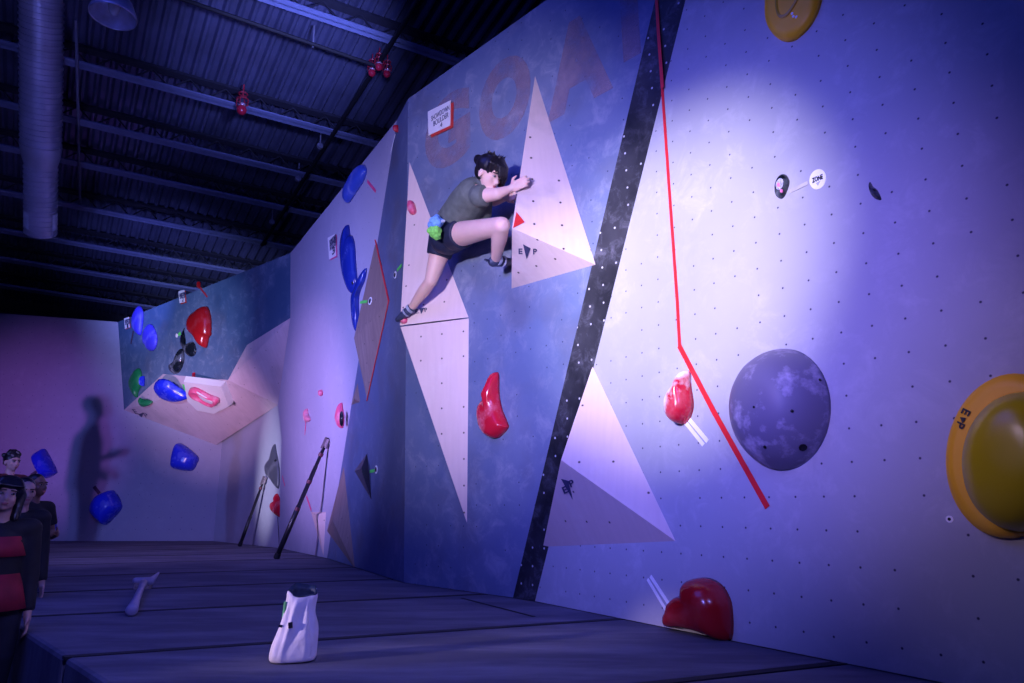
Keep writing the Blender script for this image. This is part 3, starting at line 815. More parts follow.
# --- lilac wall
hold('rail_hold', 'light blue rail hold near the top edge of the lilac wall', [(362, 165), (365.5, 166), (367, 172), (363, 182), (354, 194), (346.5, 203), (342.5, 200.5), (343, 192), (349, 181), (356, 170.5)], PL, .09, M_BLUEL)
tape('tape_strip', 'red tape beside the light blue rail hold', PL, [(367.5, 181), (376, 191.5)], .035, M_TPINK)
hold('long_hold', 'long dark blue hold standing upright on the lilac wall', [(345, 225), (347, 226), (348.5, 235), (351.5, 236), (354.5, 245), (356, 262), (357.5, 278), (356.5, 287), (352, 294), (348, 290), (343.5, 278), (340.5, 262), (339.5, 244), (342, 230)], PL, .09, M_BLUED, bolt=[(352.5, 283, .016)])
hold('long_hold', 'dark blue hold hanging below the long one, partly behind the brown diamond volume', [(367, 268), (365, 280), (360, 290), (357.5, 300), (358, 318), (356, 331), (353.5, 330), (351, 318), (350.5, 300), (352, 292), (356, 285), (361, 274)], PL, .06, M_BLUED)
s = empty('sign', PL.px(333, 246), 'small white sign on the lilac wall beside the long blue hold', 'sign')
sign(s, PL, (329, 238), (336.3, 234), (337, 256), (330.5, 259.5), M_SIGN, plain('sign pink', (.7, .1, .3), .5), .6, .8)
for i, (u, v, w2) in enumerate(((332.8, 240.5, .25), (333, 244.5, .25), (333.6, 250.5, .12))):
    lettering('lettering', ('SHOWDOWN', 'BOULDER', '3')[i], PL, PL.px(u, v, .018), w2, .09, M_LOGO, s, 0, .001, .03)
hold('knob_hold', 'tiny magenta hold high on the lit patch of the lilac wall', [(318.5, 391), (321, 389.5), (323, 392), (322, 395), (319.5, 396)], PL, .05, M_PINK)
hold('chip_hold', 'pink and white chip hold with a hanging tape on the lilac wall', [(303, 412), (306, 408.5), (307.5, 414), (311, 419), (308.5, 422), (304.5, 421)], PL, .06, chalky('pink white hold', (.8, .25, .35), (.9, .85, .9), .8, .4, 20))
tape('tape_strip', 'thin pink tape hanging below the pink and white chip hold', PL, [(306, 422), (305, 435)], .03, M_TPINK)
hd = hold('pocket_hold', 'magenta hold with a black hollow on the lilac wall', [(340.5, 402.5), (342.5, 409), (344.5, 416), (344, 424), (341.5, 428.5), (337.5, 425), (335, 419), (336, 411)], PL, .07, M_PINK)
bm = bmesh.new(); LPk = Plane(PL.o + PL.n * .06, PL.o + PL.n * .06 + PL.rt, PL.o + PL.n * .06 + PL.up); hold_bm(bm, [(341, 411), (343.5, 416), (343, 424), (340.5, 426), (339.5, 418)], LPk, .03); obj('hollow', bm, M_BLACK, hd, True)
tape('tape_strip', 'pink tape slanting above the small pale triangle volume', PL, [(306.5, 496), (311.5, 510.5)], .04, M_TPINK)

# --- recess
hold('leaf_hold', 'dark grey leaf shaped hold above the small red hold in the recess', [(274.5, 444), (276.5, 452), (279.5, 466), (280, 478), (279, 488), (276.5, 487), (271, 480), (265.5, 474), (264.3, 467), (266.5, 462), (270.5, 457)], PM, .07, M_GREY, bolt=[(275.5, 460.5, .02)])
hold('small_horn_hold', 'small red horn hold under the dark grey leaf hold', [(277, 493.5), (279.5, 498), (282.5, 505), (285, 513), (282.5, 517.5), (277, 516), (270.5, 510), (269.8, 504), (274.5, 500), (274.5, 495.5)], PM, .06, M_RED)
tape('tape_strip', 'thin dark tape running from the red horn hold to the mats', PM, [(277.8, 517), (278.5, 528), (279.4, 545)], .022, M_TDARK)
tape('tape_strip', 'short pink tape beside the dark grey leaf hold', PL, [(282.5, 476), (285, 486)], .03, M_TPINK)

# --- far overhang
hold('horn_hold', 'big dark red horn hold on the dark teal overhang', [(203, 306.5), (208, 308), (211.5, 318), (211.5, 334), (209, 337.5), (206, 347.5), (202, 346), (196, 338), (188, 331.5), (186, 324), (188.5, 316), (195, 311)], PD, .17, M_REDD, top=(199, 328))
hold('curl_hold', 'upper black curling hold under the dark red horn', [(184, 328), (183, 335), (184, 341), (188, 346), (192, 347), (192.5, 342), (195, 344), (196.5, 350), (194.5, 355.5), (189.5, 356.5), (184.5, 352), (180.5, 344), (180, 337)], PD, .05, M_BLACK)
hold('curl_hold', 'lower black curling hold with glossy chalk marks above the pink underside', [(182.5, 348.5), (184.5, 354), (184, 362), (180, 370.5), (175, 374), (170, 372), (168.5, 367), (173.5, 364), (178, 359), (180.5, 352)], PD, .10, M_BLACK, bolt=[(181.5, 362, .02)])
hold('wing_hold', 'violet blue wing hold at the far top corner of the overhang', [(140, 306), (143.5, 312), (143, 325), (140.5, 335), (135.5, 333), (131.5, 326), (132.5, 315), (136.5, 308)], PD, .09, M_VIOB)
tape('tape_strip', 'dark tape hanging below the violet blue wing hold', PD, [(133.5, 331), (131, 344)], .05, M_TDARK)
hd = hold('ring_hold', 'violet blue rounded hold beside the wing hold on the overhang', [(147, 325), (152, 325), (157, 334), (157.5, 343), (154, 350), (148.5, 350.5), (145, 345.5), (142.5, 342.5), (142.5, 333)], PD, .08, M_VIOB)
hold('fin_hold', 'tall green fin hold just above the small flat green hold', [(138, 368), (142, 374), (141.8, 384), (138, 392), (136.5, 397.5), (132, 393), (128.3, 384), (130.5, 376)], PD, .09, M_GREEN)
hold('small_chip_hold', 'small blue hold half behind the tall green fin hold', [(143.5, 376), (145, 381), (143, 386), (140.5, 385), (141, 379)], PD, .10, M_BLUE)
hold('small_fin_hold', 'small flat green hold at the tip of the pink underside', [(138, 397.5), (142, 399.5), (147.5, 400.5), (153, 403), (150, 406), (144, 406.5), (139.5, 402.5)], U, .10, M_GREEN)
hold('blob_hold', 'long oval blue hold on the pink underside', [(153.5, 384), (158, 379), (168, 380.5), (178, 388), (190.5, 397), (186.5, 401), (176, 401.8), (163, 397), (157, 391)], U, .16, M_BLUE)
LPu = Plane(U.o + U.n * .1, U.o + U.n * .1 + U.rt, U.o + U.n * .1 + U.up)
hd = hold('dish_hold', 'red hold with a white centre on the whitish flat volume', [(188, 389), (193, 387), (201, 390.5), (209, 395.5), (218.5, 399.5), (220, 404), (215, 407.5), (209, 405.5), (200, 400), (192, 396)], LPu, .10, M_PINK, prof=[(1, 0), (.98, .5), (.92, .9), (.82, 1), (.7, .9), (.5, .6)])
bm = bmesh.new(); LPv = Plane(LPu.o + U.n * .075, LPu.o + U.n * .075 + U.rt, LPu.o + U.n * .075 + U.up); hold_bm(bm, [(196.5, 391.5), (202, 394.5), (209, 399), (215, 403), (211, 404), (204, 401), (199, 396.5)], LPv, .02); obj('white_centre', bm, chalky('white hold', (.75, .68, .7), (.45, .3, .35), .5, .4, 20), hd, True)
volume('dark_volume', 'tiny black wedge at the outer edge of the whitish flat volume', [PU2.px(230.5, 404), PU2.px(234, 401), PU2.px(235.5, 406)], PU2.px(233, 404, .08), M_BLACK)
tape('tape_strip', 'green tape on the rim above the pink underside', U, [(184, 384.5), (186.3, 391.5)], .07, M_TGRN)
tape('tape_strip', 'tiny green tape beside the upper black curling hold', PD, [(178.5, 335), (181, 333)], .06, M_TGRN)
bm = bmesh.new(); rev(bm, PD.px(177, 335.5), PD.n, [(.002, .035), (.006, .035)], 14); tag(obj('marker_disc', bm, M_WHITE), 'tiny white disc marker beside the upper black curling hold', 'marker')
hold('knob_hold', 'tiny red hold near the top edge of the overhang', [(198.5, 282), (200.5, 283), (200.5, 287), (198.8, 288.5)], PD, .07, M_REDD)
tape('tape_strip', 'dark red tape slanting below the tiny red hold on the overhang', PD, [(200.5, 288), (207.5, 297)], .035, M_REDT)
hold('knob_hold', 'tiny red hold on the rim above the whitish flat volume', [(193.5, 372.5), (195, 375), (195.5, 378), (193.5, 377.5)], PD, .06, M_RED)
for lab, TL, TR, BR, BL, n_ in (('white sign with red border on the dark teal overhang', (179.3, 291.5), (185, 290), (186, 302), (180.5, 303.5), '2'), ('pale sign beside the violet blue wing hold', (125, 318.5), (129.8, 317), (130.3, 327.5), (125.8, 329), '1')):
    s = empty('sign', PD.px((TL[0] + BR[0]) / 2, (TL[1] + BR[1]) / 2), lab, 'sign')
    sign(s, PD, TL, TR, BR, BL, M_SIGN, M_SIGNR, .7 if n_ == '2' else .3, .8 if n_ == '2' else .3)
    cx, cy = (TL[0] + BR[0]) / 2, (TL[1] + BR[1]) / 2
    lettering('lettering', 'SHOWDOWN', PD, PD.px(cx - .1, cy - 2.6, .02), .19, .055, M_LOGO, s, 0, .001, .03)
    lettering('lettering', 'BOULDER', PD, PD.px(cx, cy, .02), .17, .055, M_LOGO, s, 0, .001, .03)
    lettering('lettering', n_, PD, PD.px(cx + .1, cy + 3, .02), .05, .07, M_LOGO, s, 0, .001)

# --- back wall
hold('block_hold', 'dark blue rounded block hold below the tip of the pink underside', [(176, 444), (180, 443.5), (188, 448), (198.5, 457), (197.5, 463), (192, 470.5), (180, 470.5), (171, 468), (170.5, 461), (173, 450)], PK, .25, M_BLUE)
hold('block_hold', 'bright blue rectangular hold above the audience on the back wall', [(31, 456), (40, 450), (44.5, 450.5), (57, 470), (55.5, 474), (46, 478), (42.5, 477), (36, 468)], PK, .25, M_BLUE)
hold('block_hold', 'dark blue rounded square hold inside the shadow on the back wall', [(95, 497), (109, 490.5), (115, 492), (121.5, 502), (121, 510), (106, 524), (100, 522.5), (89, 511)], PK, .28, M_BLUE)
hold('block_hold', 'blue hold low on the back wall, mostly behind the audience', [(49, 522), (54, 520.5), (57.5, 528), (55, 534), (50, 538), (44, 536), (44, 526)], PK, .2, M_BLUE)
tape('tape_strip', 'short dark tape below the bright blue rectangular hold', PK, [(31, 475), (37.5, 471)], .05, M_TDARK)
tape('tape_strip', 'short dark tape above the blue hold inside the shadow', PK, [(94, 486.5), (99.5, 493.5)], .06, M_TDARK)

# ------------------------------------------------------------------ loose things on the mats
M_POLE = plain('pole black', (.012, .012, .018), .35); M_POLER = plain('pole band red', (.12, .02, .04), .5); M_BRUSH = plain('brush head', (.10, .07, .09), .7); M_BRIS = plain('bristles', (.25, .2, .22), .9, 0, .4, 60)
def brush_pole(label, foot, tip, r, bands):
    t = empty('brush_pole', foot, label, 'brush')
    bm = bmesh.new(); d = tip - foot; L = d.length; d = d.normalized()
    rev(bm, foot + d * .01, d, [(0, r * 1.2), (L * .45, r * 1.2), (L * .452, r), (L * .8, r), (L * .802, r * .8), (L - .02, r * .8)], 12); obj('pole', bm, M_POLE, t, True)
    for b in bands:
        bm = bmesh.new(); rev(bm, foot + d * L * b, d, [(0, r * 1.2), (.04, r * 1.2)], 12); obj('clamp_band', bm, M_POLER, t)
    bm = bmesh.new(); rev(bm, foot, d, [(0, r * 1.0), (.012, r * 1.5), (.07, r * 1.4)], 12); obj('rubber_foot', bm, M_POLE, t)
    s = d.cross(V((0, 0, 1))).normalized(); u2 = s.cross(d)
    bm = bmesh.new(); slab(bm, [tip - s * .022 - d * .05, tip + s * .022 - d * .05, tip + s * .022 + d * .09, tip - s * .022 + d * .09], u2 * .03); obj('brush_head', bm, M_BRUSH, t)
    bm = bmesh.new(); slab(bm, [tip - s * .018 - d * .03, tip + s * .018 - d * .03, tip + s * .018 + d * .08, tip - s * .018 + d * .08], u2 * -.035); obj('bristles', bm, M_BRIS, t)
    return t
tp = PL.px(325, 445, .05)
brush_pole('long black brush pole leaning on the lilac wall', fl(276, 559), tp, .026, (.42, .66, .9))
brush_pole('shorter black brush pole leaning in the shaded recess', fl(239.5, 546.5), PM.px(263, 482, .06), .022, (.88,))
# hanging strap beside pole head
# brush on the mat
M_PALE = plain('brush plastic', (.30, .28, .42), .45)
c = fl(131, 617); e = fl(142.5, 592) ; up_ = V((0, 0, .05))
t = empty('hand_brush', c, 'T shaped brush lying alone on the dark mats', 'brush')
bm = bmesh.new(); d = (e - c); L = d.length; d.normalize()
rev(bm, c + V((0, 0, .035)), (e + up_ * 1.3 - c - V((0, 0, .035))), [(0, .02), (.01, .034), (.06, .032), (L * .3, .024), (L * .75, .021), (L, .026)], 14); obj('handle', bm, M_PALE, t, True)
a = fl(134.5, 590.5) + V((0, 0, .07)); b = fl(150, 589.5) + V((0, 0, .06)); tip = fl(157, 586.5) + V((0, 0, .10))
bm = bmesh.new(); cone(bm, a, b, .022, .03); cone(bm, b, tip, .028, .008); obj('brush_head', bm, M_PALE, t, True)
bm = bmesh.new(); slab(bm, [a - V((0, .02, .06)), b - V((0, .02, .055)), b + V((0, .03, -.055)), a + V((0, .03, -.06))], V((0, 0, .05))); obj('bristles', bm, M_BRIS, t)

# chalk bag on the mats
M_BAG = plain('bag canvas', (.72, .66, .70), .8, 0, .08, 22, .6); M_LIN = plain('bag lining', (.015, .03, .06), .6, 0, .5, 40)
M_BUCK = plain('buckle black', (.015, .015, .03), .35); M_GTAG = plain('green tag', (.08, .32, .14), .6)
b0 = fl(292.5, 662); dB = (b0 - CAM).dot(SF); mpx = dB / F
t = empty('chalk_bag', b0, 'white canvas chalk bag standing open on the mats in front', 'bag')
FD = V((b0.x - CAM.x, b0.y - CAM.y, 0)).normalized(); RD = V((FD.y, -FD.x, 0))
# height(px above base), left(px), right(px), depth(px)
secs = [(0, 271.5, 314, 15), (2, 269.6, 315.2, 17), (8, 269.8, 316.2, 18), (18, 272.5, 317.2, 18), (28, 276.5, 317.6, 17), (38, 280.5, 317.4, 15.5), (46, 283.5, 316.4, 14), (54, 285.5, 315.8, 12.5), (62, 287.2, 316.8, 11.5), (70, 288.6, 318.2, 10.5), (74, 290, 318.8, 9.5)]
def bag_ring(bm, h, l, r, dd, shrink=1.0, wob=1.0, n=64):
    out = []
    cx = (l + r) / 2 - h * .078; hw = (r - l) / 2
    for i in range(n):
        a = 2 * math.pi * i / n
        ca, sa = math.cos(a), math.sin(a)
        ex = .75
        x = math.copysign(abs(ca) ** ex, ca) * hw; y = math.copysign(abs(sa) ** ex, sa) * dd
        f = min(1, h / 10) * wob
        fold = math.sin(a * 5 + h * .06) * .9 + math.sin(a * 9 - h * .13) * .8 + math.sin(a * 3 + h * .22) * .9 + math.sin(a * 14 + h * .35) * .45
        def cr(a0, w, dep): return math.exp(-((a - a0) / w) ** 2) * dep
        # creases gather at the waist strap (h ~ 42) and run down and up from it
        g = math.exp(-((h - 42) / 20) ** 2)
        cre = cr(4.75 + (h - 42) * .008, .13, 3.2 * (g + .25)) + cr(5.35 - (h - 40) * .006, .13, 2.6 * (g + .15)) + cr(4.05 - (h - 40) * .004, .10, 1.8 * g) + cr(3.6, .10, 1.6 * g)
        rid = cr(4.38 + (h - 40) * .003, .11, 2.6 * (.4 + g)) + cr(5.05, .12, 1.5)
        k = 1 + fold * f * .034 - cre * f * .055 + rid * f * .045
        hz = h
        if h > 50: hz = h + (h - 50) / 24 * (5.0 * math.sin(a) + 2.0 * max(0, -ca) - 1.5 + .8 * math.sin(a * 4))
        p = b0 + RD * ((cx - 292.5) + x * k * shrink) * mpx + FD * (y * k * shrink + 4) * mpx + V((0, 0, 1)) * (hz * mpx * .91 + .001)
        out.append(bm.verts.new(p))
    return out
bm = bmesh.new(); rings = [bag_ring(bm, *s_) for s_ in secs]
hi = list(secs[-1])
rings.append(bag_ring(bm, hi[0] + .3, hi[1], hi[2], hi[3], .94))
rings.append(bag_ring(bm, hi[0] - 6, hi[1] + 1, hi[2] - 1, hi[3], .88))
for a, b in zip(rings[:-1], rings[1:]):
    for i in range(64): bm.faces.new((a[i], a[(i + 1) % 64], b[(i + 1) % 64], b[i]))
bm.faces.new(rings[0][::-1])
o = obj('bag_body', bm, M_BAG, t, True); sbm = o.modifiers.new('s', 'SUBSURF'); sbm.levels = 1; sbm.render_levels = 1
bm = bmesh.new()
rr = [bag_ring(bm, hi[0] + 2.2, hi[1] + .2, hi[2] - .4, hi[3], .93), bag_ring(bm, hi[0] - 3, hi[1] + .6, hi[2] - .8, hi[3], .86), bag_ring(bm, hi[0] - 14, hi[1] + 1, hi[2] - 3, hi[3], .80), bag_ring(bm, hi[0] - 40, hi[1] + 1, hi[2] - 3, hi[3], .74)]
rr.insert(0, bag_ring(bm, hi[0] + .3, hi[1], hi[2], hi[3], .985))
for a, b in zip(rr[:-1], rr[1:]):
    for i in range(64): bm.faces.new((a[i], a[(i + 1) % 64], b[(i + 1) % 64], b[i]))
bm.faces.new(rr[-1])
obj('lining', bm, M_LIN, t, True)
def bagpt(u, hh, front):  # on bag front surface
    return b0 + RD * (u - 292.5 - hh * .078) * mpx + FD * (4 - front) * mpx + V((0, 0, hh * mpx * .91))
for (u, hh, w2, h2, fr, tilt) in ((281.7, 39, 3.6, 2.2, 10, -.25), (291.3, 40.3, 4.2, 5.4, 15.6, .1)):
    bm = bmesh.new(); A = bagpt(u, hh, fr); X = RD * math.cos(tilt) + V((0, 0, 1)) * math.sin(tilt); Z = V((0, 0, 1)) * math.cos(tilt) - RD * math.sin(tilt)
    slab(bm, [A - X * w2 / 2 * mpx - Z * h2 / 2 * mpx, A + X * w2 / 2 * mpx - Z * h2 / 2 * mpx, A + X * w2 / 2 * mpx + Z * h2 / 2 * mpx, A - X * w2 / 2 * mpx + Z * h2 / 2 * mpx], -FD * .008)
    bo = obj('buckle', bm, M_BUCK, t)
bm = bmesh.new(); A = bagpt(286, 55, 3)
slab(bm, [bagpt(284.3, 46, 2), bagpt(286.5, 46, 6), bagpt(288, 63, 6), bagpt(286.6, 63, 2)], -RD * .006); obj('side_tag', bm, M_GTAG, t)

# ------------------------------------------------------------------ people
def skinmat(name, col):
    m, nt, b = newmat(name)
    tc = N(nt, 'ShaderNodeTexCoord'); nz = N(nt, 'ShaderNodeTexNoise', Scale=9.0, Detail=3.0); nt.links.new(tc.outputs['Object'], nz.inputs['Vector'])
    nt.links.new(mixc(nt, nz.outputs[0], tuple(x * .92 for x in col), tuple(min(1, x * 1.08) for x in col)), b.inputs['Base Color'])
    b.inputs['Roughness'].default_value = .5; b.inputs['Subsurface Weight'].default_value = .08; b.inputs['Subsurface Scale'].default_value = .02
    return m
M_SKIN = skinmat('skin', (.72, .46, .38)); M_SKIND = skinmat('skin brown', (.22, .10, .07)); M_SKIN2 = skinmat('skin light', (.55, .32, .27))
M_HAIR = plain('black hair', (.010, .008, .012), .35, 0, .4, 60, .3); M_SHIRT = plain('olive shirt', (.105, .12, .105), .8, 0, .2, 20, .2)
M_SHORT = plain('navy shorts', (.014, .018, .045), .6, 0, .2, 20); M_SHOE = plain('shoe', (.035, .045, .09), .5, 0, .3, 30); M_SHOEG = plain('shoe trim', (.35, .38, .48), .5)
M_EYE = plain('eye dark', (.01, .008, .01), .2); M_LIP = plain('lip', (.45, .14, .15), .5); M_BROW = plain('eyebrow', (.02, .015, .015), .8)
M_EYEW = plain('eye white', (.32, .26, .26), .3)  # darkened below white, the shadowed look of the eyes put into the colour

def head(bm, c, f, up, s=1.0):
    """skull, jaw, nose, ears, brow into bm. f = face direction, up = crown direction, c = centre of skull (eye height); s=1: .23 m head"""
    f = (f - up * f.dot(up)).normalized(); r = f.cross(up).normalized()
    ell(bm, c + up * .028 * s - f * .012 * s, r, f, up, .076 * s, .096 * s, .088 * s)
    ell(bm, c - up * .035 * s + f * .024 * s, r, f, up, .060 * s, .066 * s, .074 * s)
    ell(bm, c - up * .088 * s + f * .056 * s, r, f, up, .026 * s, .024 * s, .020 * s)
    cone(bm, c + f * .078 * s + up * .004 * s, c + f * .098 * s - up * .036 * s, .010 * s, .0135 * s)
    for k in (-1, 1):
        ell(bm, c + r * k * .077 * s - up * .015 * s - f * .004 * s, r, f, up, .011 * s, .020 * s, .030 * s)
        ell(bm, c + r * k * .034 * s - up * .028 * s + f * .060 * s, r, f, up, .024 * s, .022 * s, .022 * s)
    cone(bm, c - r * .034 * s + up * .022 * s + f * .076 * s, c + r * .034 * s + up * .022 * s + f * .076 * s, .014 * s, .014 * s)
    ell(bm, c - up * .064 * s + f * .082 * s, r, f, up, .022 * s, .012 * s, .012 * s)
    return f, r

def face_parts(root, c, f, up, s=1.0):
    f = (f - up * f.dot(up)).normalized(); r = f.cross(up).normalized()
    for k in (-1, 1):
        e = c + r * k * .031 * s + f * .0835 * s + up * .001 * s
        bm = bmesh.new(); ell(bm, e, r, f, up, .0145 * s, .009 * s, .0075 * s); obj('eye', bm, M_EYEW, root, True)
        bm = bmesh.new(); ell(bm, e + f * .0065 * s, r, f, up, .0068 * s, .005 * s, .0072 * s); obj('iris', bm, M_EYE, root, True)
        bm = bmesh.new(); cone(bm, e + up * .021 * s - r * k * .016 * s + f * .006 * s, e + up * .021 * s + r * k * .018 * s, .0045 * s, .003 * s); obj('eyebrow', bm, M_BROW, root, True)
    bm = bmesh.new(); ell(bm, c - up * .0625 * s + f * .0915 * s, r, f, up, .021 * s, .006 * s, .0045 * s); ell(bm, c - up * .070 * s + f * .090 * s, r, f, up, .017 * s, .006 * s, .005 * s)
    obj('mouth', bm, M_LIP, root, True)

def hand(bm, wrist, d, palm, thumb, s=1.0, curl=.5):
    """wrist point, finger direction d, palm normal (direction the palm faces), thumb side direction"""
    d = d.normalized(); thumb = (thumb - d * thumb.dot(d)).normalized(); palm = (palm - d * palm.dot(d) - thumb * palm.dot(thumb)).normalized()
    ell(bm, wrist + d * .045 * s, d, thumb, palm, .052 * s, .040 * s, .017 * s)
    cone(bm, wrist - d * .02 * s, wrist + d * .03 * s, .024 * s, .026 * s)
    lens = (.070, .078, .072, .056)
    for i, L in enumerate(lens):
        L *= s
        b = wrist + d * (.080 - .004 * abs(i - 1)) * s + thumb * (.029 - .0193 * i) * s
        spread = thumb * (.10 - .07 * i)
        d1 = (d + spread + palm * curl * .35).normalized(); d2 = (d + spread * .6 + palm * curl * 1.0).normalized(); d3 = (d * .6 + palm * curl * 1.6).normalized()
        k1 = b + d1 * L * .45; k2 = k1 + d2 * L * .32; k3 = k2 + d3 * L * .25
        r = (.0092, .0094, .009, .0080)[i] * s
        cone(bm, b - d * .03 * s, k1, r * 1.05, r); cone(bm, k1, k2, r, r * .92); cone(bm, k2, k3, r * .92, r * .75)
    b = wrist + d * .022 * s + thumb * .030 * s
    k1 = b + (thumb * .8 + d * .7 + palm * .25).normalized() * .040 * s; k2 = k1 + (thumb * .35 + d + palm * .4).normalized() * .032 * s
    cone(bm, b - thumb * .015 * s, k1, .0135 * s, .011 * s); cone(bm, k1, k2, .011 * s, .008 * s)

# ---- the climber ---------------------------------------------------------------
def B(u, v, off): return PB.px(u, v, off)
base = B(447, 234, .22)
clm = empty('person', base, 'climber in olive shirt and dark shorts stretched across the blue wall between plywood volumes', 'person')
VC = (CAM - base).normalized()                       # towards the camera
HR = PB.rt; HU = PB.up; HN = PB.n
pel = B(449, 235, .24); wst = B(457, 219, .27); ch1 = B(466, 207, .31); ch2 = B(474, 196, .34); nk0 = B(479, 188, .37); hc = B(489.5, 173.5, .42)
shR = B(480.5, 196.5, .44); elR = B(497.5, 193.8, .42); wrR = B(510, 189, .355)
shL = B(480, 193, .22); elL = B(494, 201, .14); wrL = B(507, 197, .12)
hpR = B(456, 235, .31); knR = B(501.5, 225.5, .44); anR = B(495.5, 260.5, .24); toR = B(506.5, 261.5, .13)
hpL = B(443.5, 240, .22); knL = B(431, 281, .25); anL = B(411, 308.5, .23); toL = B(402.5, 315.5, .26)
bm = bmesh.new()
cone(bm, pel, wst, .135, .115); cone(bm, wst, ch1, .115, .125); cone(bm, ch1, ch2, .130, .12); cone(bm, ch2, nk0, .10, .055)
cone(bm, nk0, hc - VC * .02, .050, .046)
cone(bm, shL, shR, .062, .062)
cone(bm, shR, elR, .056, .043); cone(bm, elR, wrR, .043, .026)
cone(bm, shL, elL, .054, .042); cone(bm, elL, wrL, .042, .026)
cone(bm, hpR, knR, .100, .060); cone(bm, knR, knR.lerp(anR, .35), .056, .056); cone(bm, knR.lerp(anR, .35), anR, .056, .033)
cone(bm, hpL, knL, .098, .052); cone(bm, knL, knL.lerp(anL, .35), .049, .050); cone(bm, knL.lerp(anL, .35), anL, .050, .030)
cone(bm, anR, toR, .034, .026); cone(bm, anL, toL, .034, .026)
ell(bm, B(447, 238, .30), HR, HN, HU, .13, .12, .12)
hup = (SU * .86 + SX * .30 + VC * .25).normalized()
hf = (VC * .66 + SX * .62 - SU * .55).normalized()
HS = 1.03
head(bm, hc, hf, hup, HS)
# right hand lies over the pyramid edge, fingers forward onto its face
hand(bm, wrR, (B(520.5, 183.5, .32) - wrR), F1a.n * -1, SU, .98, .25)
hand(bm, wrL, (B(514, 198, .18) - wrL), HN * -1, SU, 1.05, .3)
body = fuse('body', bm, M_SKIN, clm, .0062, 5)
face_parts(clm, hc, hf, hup, HS)
# shirt
bm = bmesh.new()
cone(bm, B(453.5, 226.5, .27), ch1, .158, .150, True); cone(bm, ch1, ch2, .152, .140); cone(bm, ch2, B(477.5, 190, .36), .13, .085, False, True)
cone(bm, shL, shR, .080, .082); cone(bm, shR, shR.lerp(elR, .34), .082, .076, False, True); cone(bm, shL, shL.lerp(elL, .4), .078, .074, False, True)
cone(bm, B(470, 222, .22), B(478, 203, .26), .10, .11, True); cone(bm, B(484, 218, .18), B(481, 204, .24), .06, .09, True)
fuse('shirt', bm, M_SHIRT, clm, .009, 3)
bm = bmesh.new()
pr = [B(473.5, 184.5, .40), B(478, 181.5, .43), B(482.5, 185, .44), B(484.5, 190, .42)]
for a, b in zip(pr[:-1], pr[1:]): cone(bm, a, b, .018, .018)
fuse('collar', bm, M_SHIRT, clm, .008, 2)
# shorts
bm = bmesh.new()
cone(bm, B(455, 224.5, .26), pel, .140, .155, True); ell(bm, B(447, 237, .30), HR, HN, HU, .145, .135, .135)
d = (knR - hpR); cone(bm, hpR, hpR + d * .16, .120, .112, False, True)
d = (knL - hpL); cone(bm, hpL, hpL + d * .40, .122, .098, False, True)
fuse('shorts', bm, M_SHORT, clm, .009, 3)
# shoes
def shoe(an, to, up, s=1.0):
    d = (to - an).normalized(); bm = bmesh.new()
    heel = an - d * .025 - up * .015
    cone(bm, heel, an.lerp(to, .5), .040 * s, .041 * s); cone(bm, an.lerp(to, .5), to + d * .055, .041 * s, .026 * s); cone(bm, an + up * .03, an, .036 * s, .042 * s, True)
    o = fuse('climbing_shoe', bm, M_SHOE, clm, .007, 3)
    bm = bmesh.new(); cone(bm, an + up * .012 + d * .01, an + up * .012 + d * .03, .046 * s, .046 * s, True, True); cone(bm, an.lerp(to, .55), an.lerp(to, .68), .046 * s, .044 * s, True, True)
    obj('strap', bm, M_SHOEG, o)
    bm = bmesh.new(); q = heel - d * .03; tube(bm, [q, q - d * .05 + up * .015], .008, 6); obj('pull_loop', bm, M_SHOE, o)
shoe(anR, toR, (knR - anR).normalized(), .95); shoe(anL, toL, (knL - anL).normalized(), .88)
# hair : cap, bun, fringe
hfp = (hf - hup * hf.dot(hup)).normalized(); hr = hfp.cross(hup).normalized()
bm = bmesh.new(); s = HS
ell(bm, hc + hup * .048 * s - hfp * .022 * s, hr, hfp, hup, .088 * s, .102 * s, .084 * s)
ell(bm, hc - hfp * .07 * s + hup * .0 * s, hr, hfp, hup, .070 * s, .045 * s, .07 * s)
sidec = 1 if hr.dot(SX) > 0 else -1
random.seed(11)
for k in range(12):          # long fringe swept down over the far side of the face
    th = math.radians(-12 + k * 9.5)
    dr = (hfp * math.cos(th) + hr * sidec * math.sin(th))
    rad = .098 - .022 * (1 - math.cos(th)) 
    p0_ = hc + hup * .115 * s + dr * .045 * s; p1_ = hc + hup * .07 * s + dr * (rad + .004) * s
    p2_ = hc + hup * (.012 + random.uniform(-.01, .01)) * s + dr * (rad + .016) * s + hr * sidec * .012 * s
    p3_ = hc - hup * (.030 + .0035 * k + random.uniform(0, .02)) * s + dr * (rad + .010) * s + hr * sidec * .020 * s
    if k < 3: p3_ = p2_.lerp(p3_, .25 + .2 * k)
    cone(bm, p0_, p1_, .020 * s, .017 * s); cone(bm, p1_, p2_, .016 * s, .012 * s); cone(bm, p2_, p3_, .011 * s, .004 * s)
for k in range(3):
    th = math.radians(-22 - k * 16); dr = (hfp * math.cos(th) + hr * sidec * math.sin(th))
    p1_ = hc + hup * .075 * s + dr * .094 * s; p2_ = hc + hup * (.03 - .012 * k) * s + dr * (.093 - .010 * k) * s
    cone(bm, hc + hup * .11 * s + dr * .05 * s, p1_, .020 * s, .016 * s); cone(bm, p1_, p2_, .015 * s, .006 * s)
hb = B(478.2, 159.5, .41); ell(bm, hb, SX, SU, VC, .034, .038, .035); cone(bm, hb, hc + hup * .04 - hfp * .03, .03, .04)
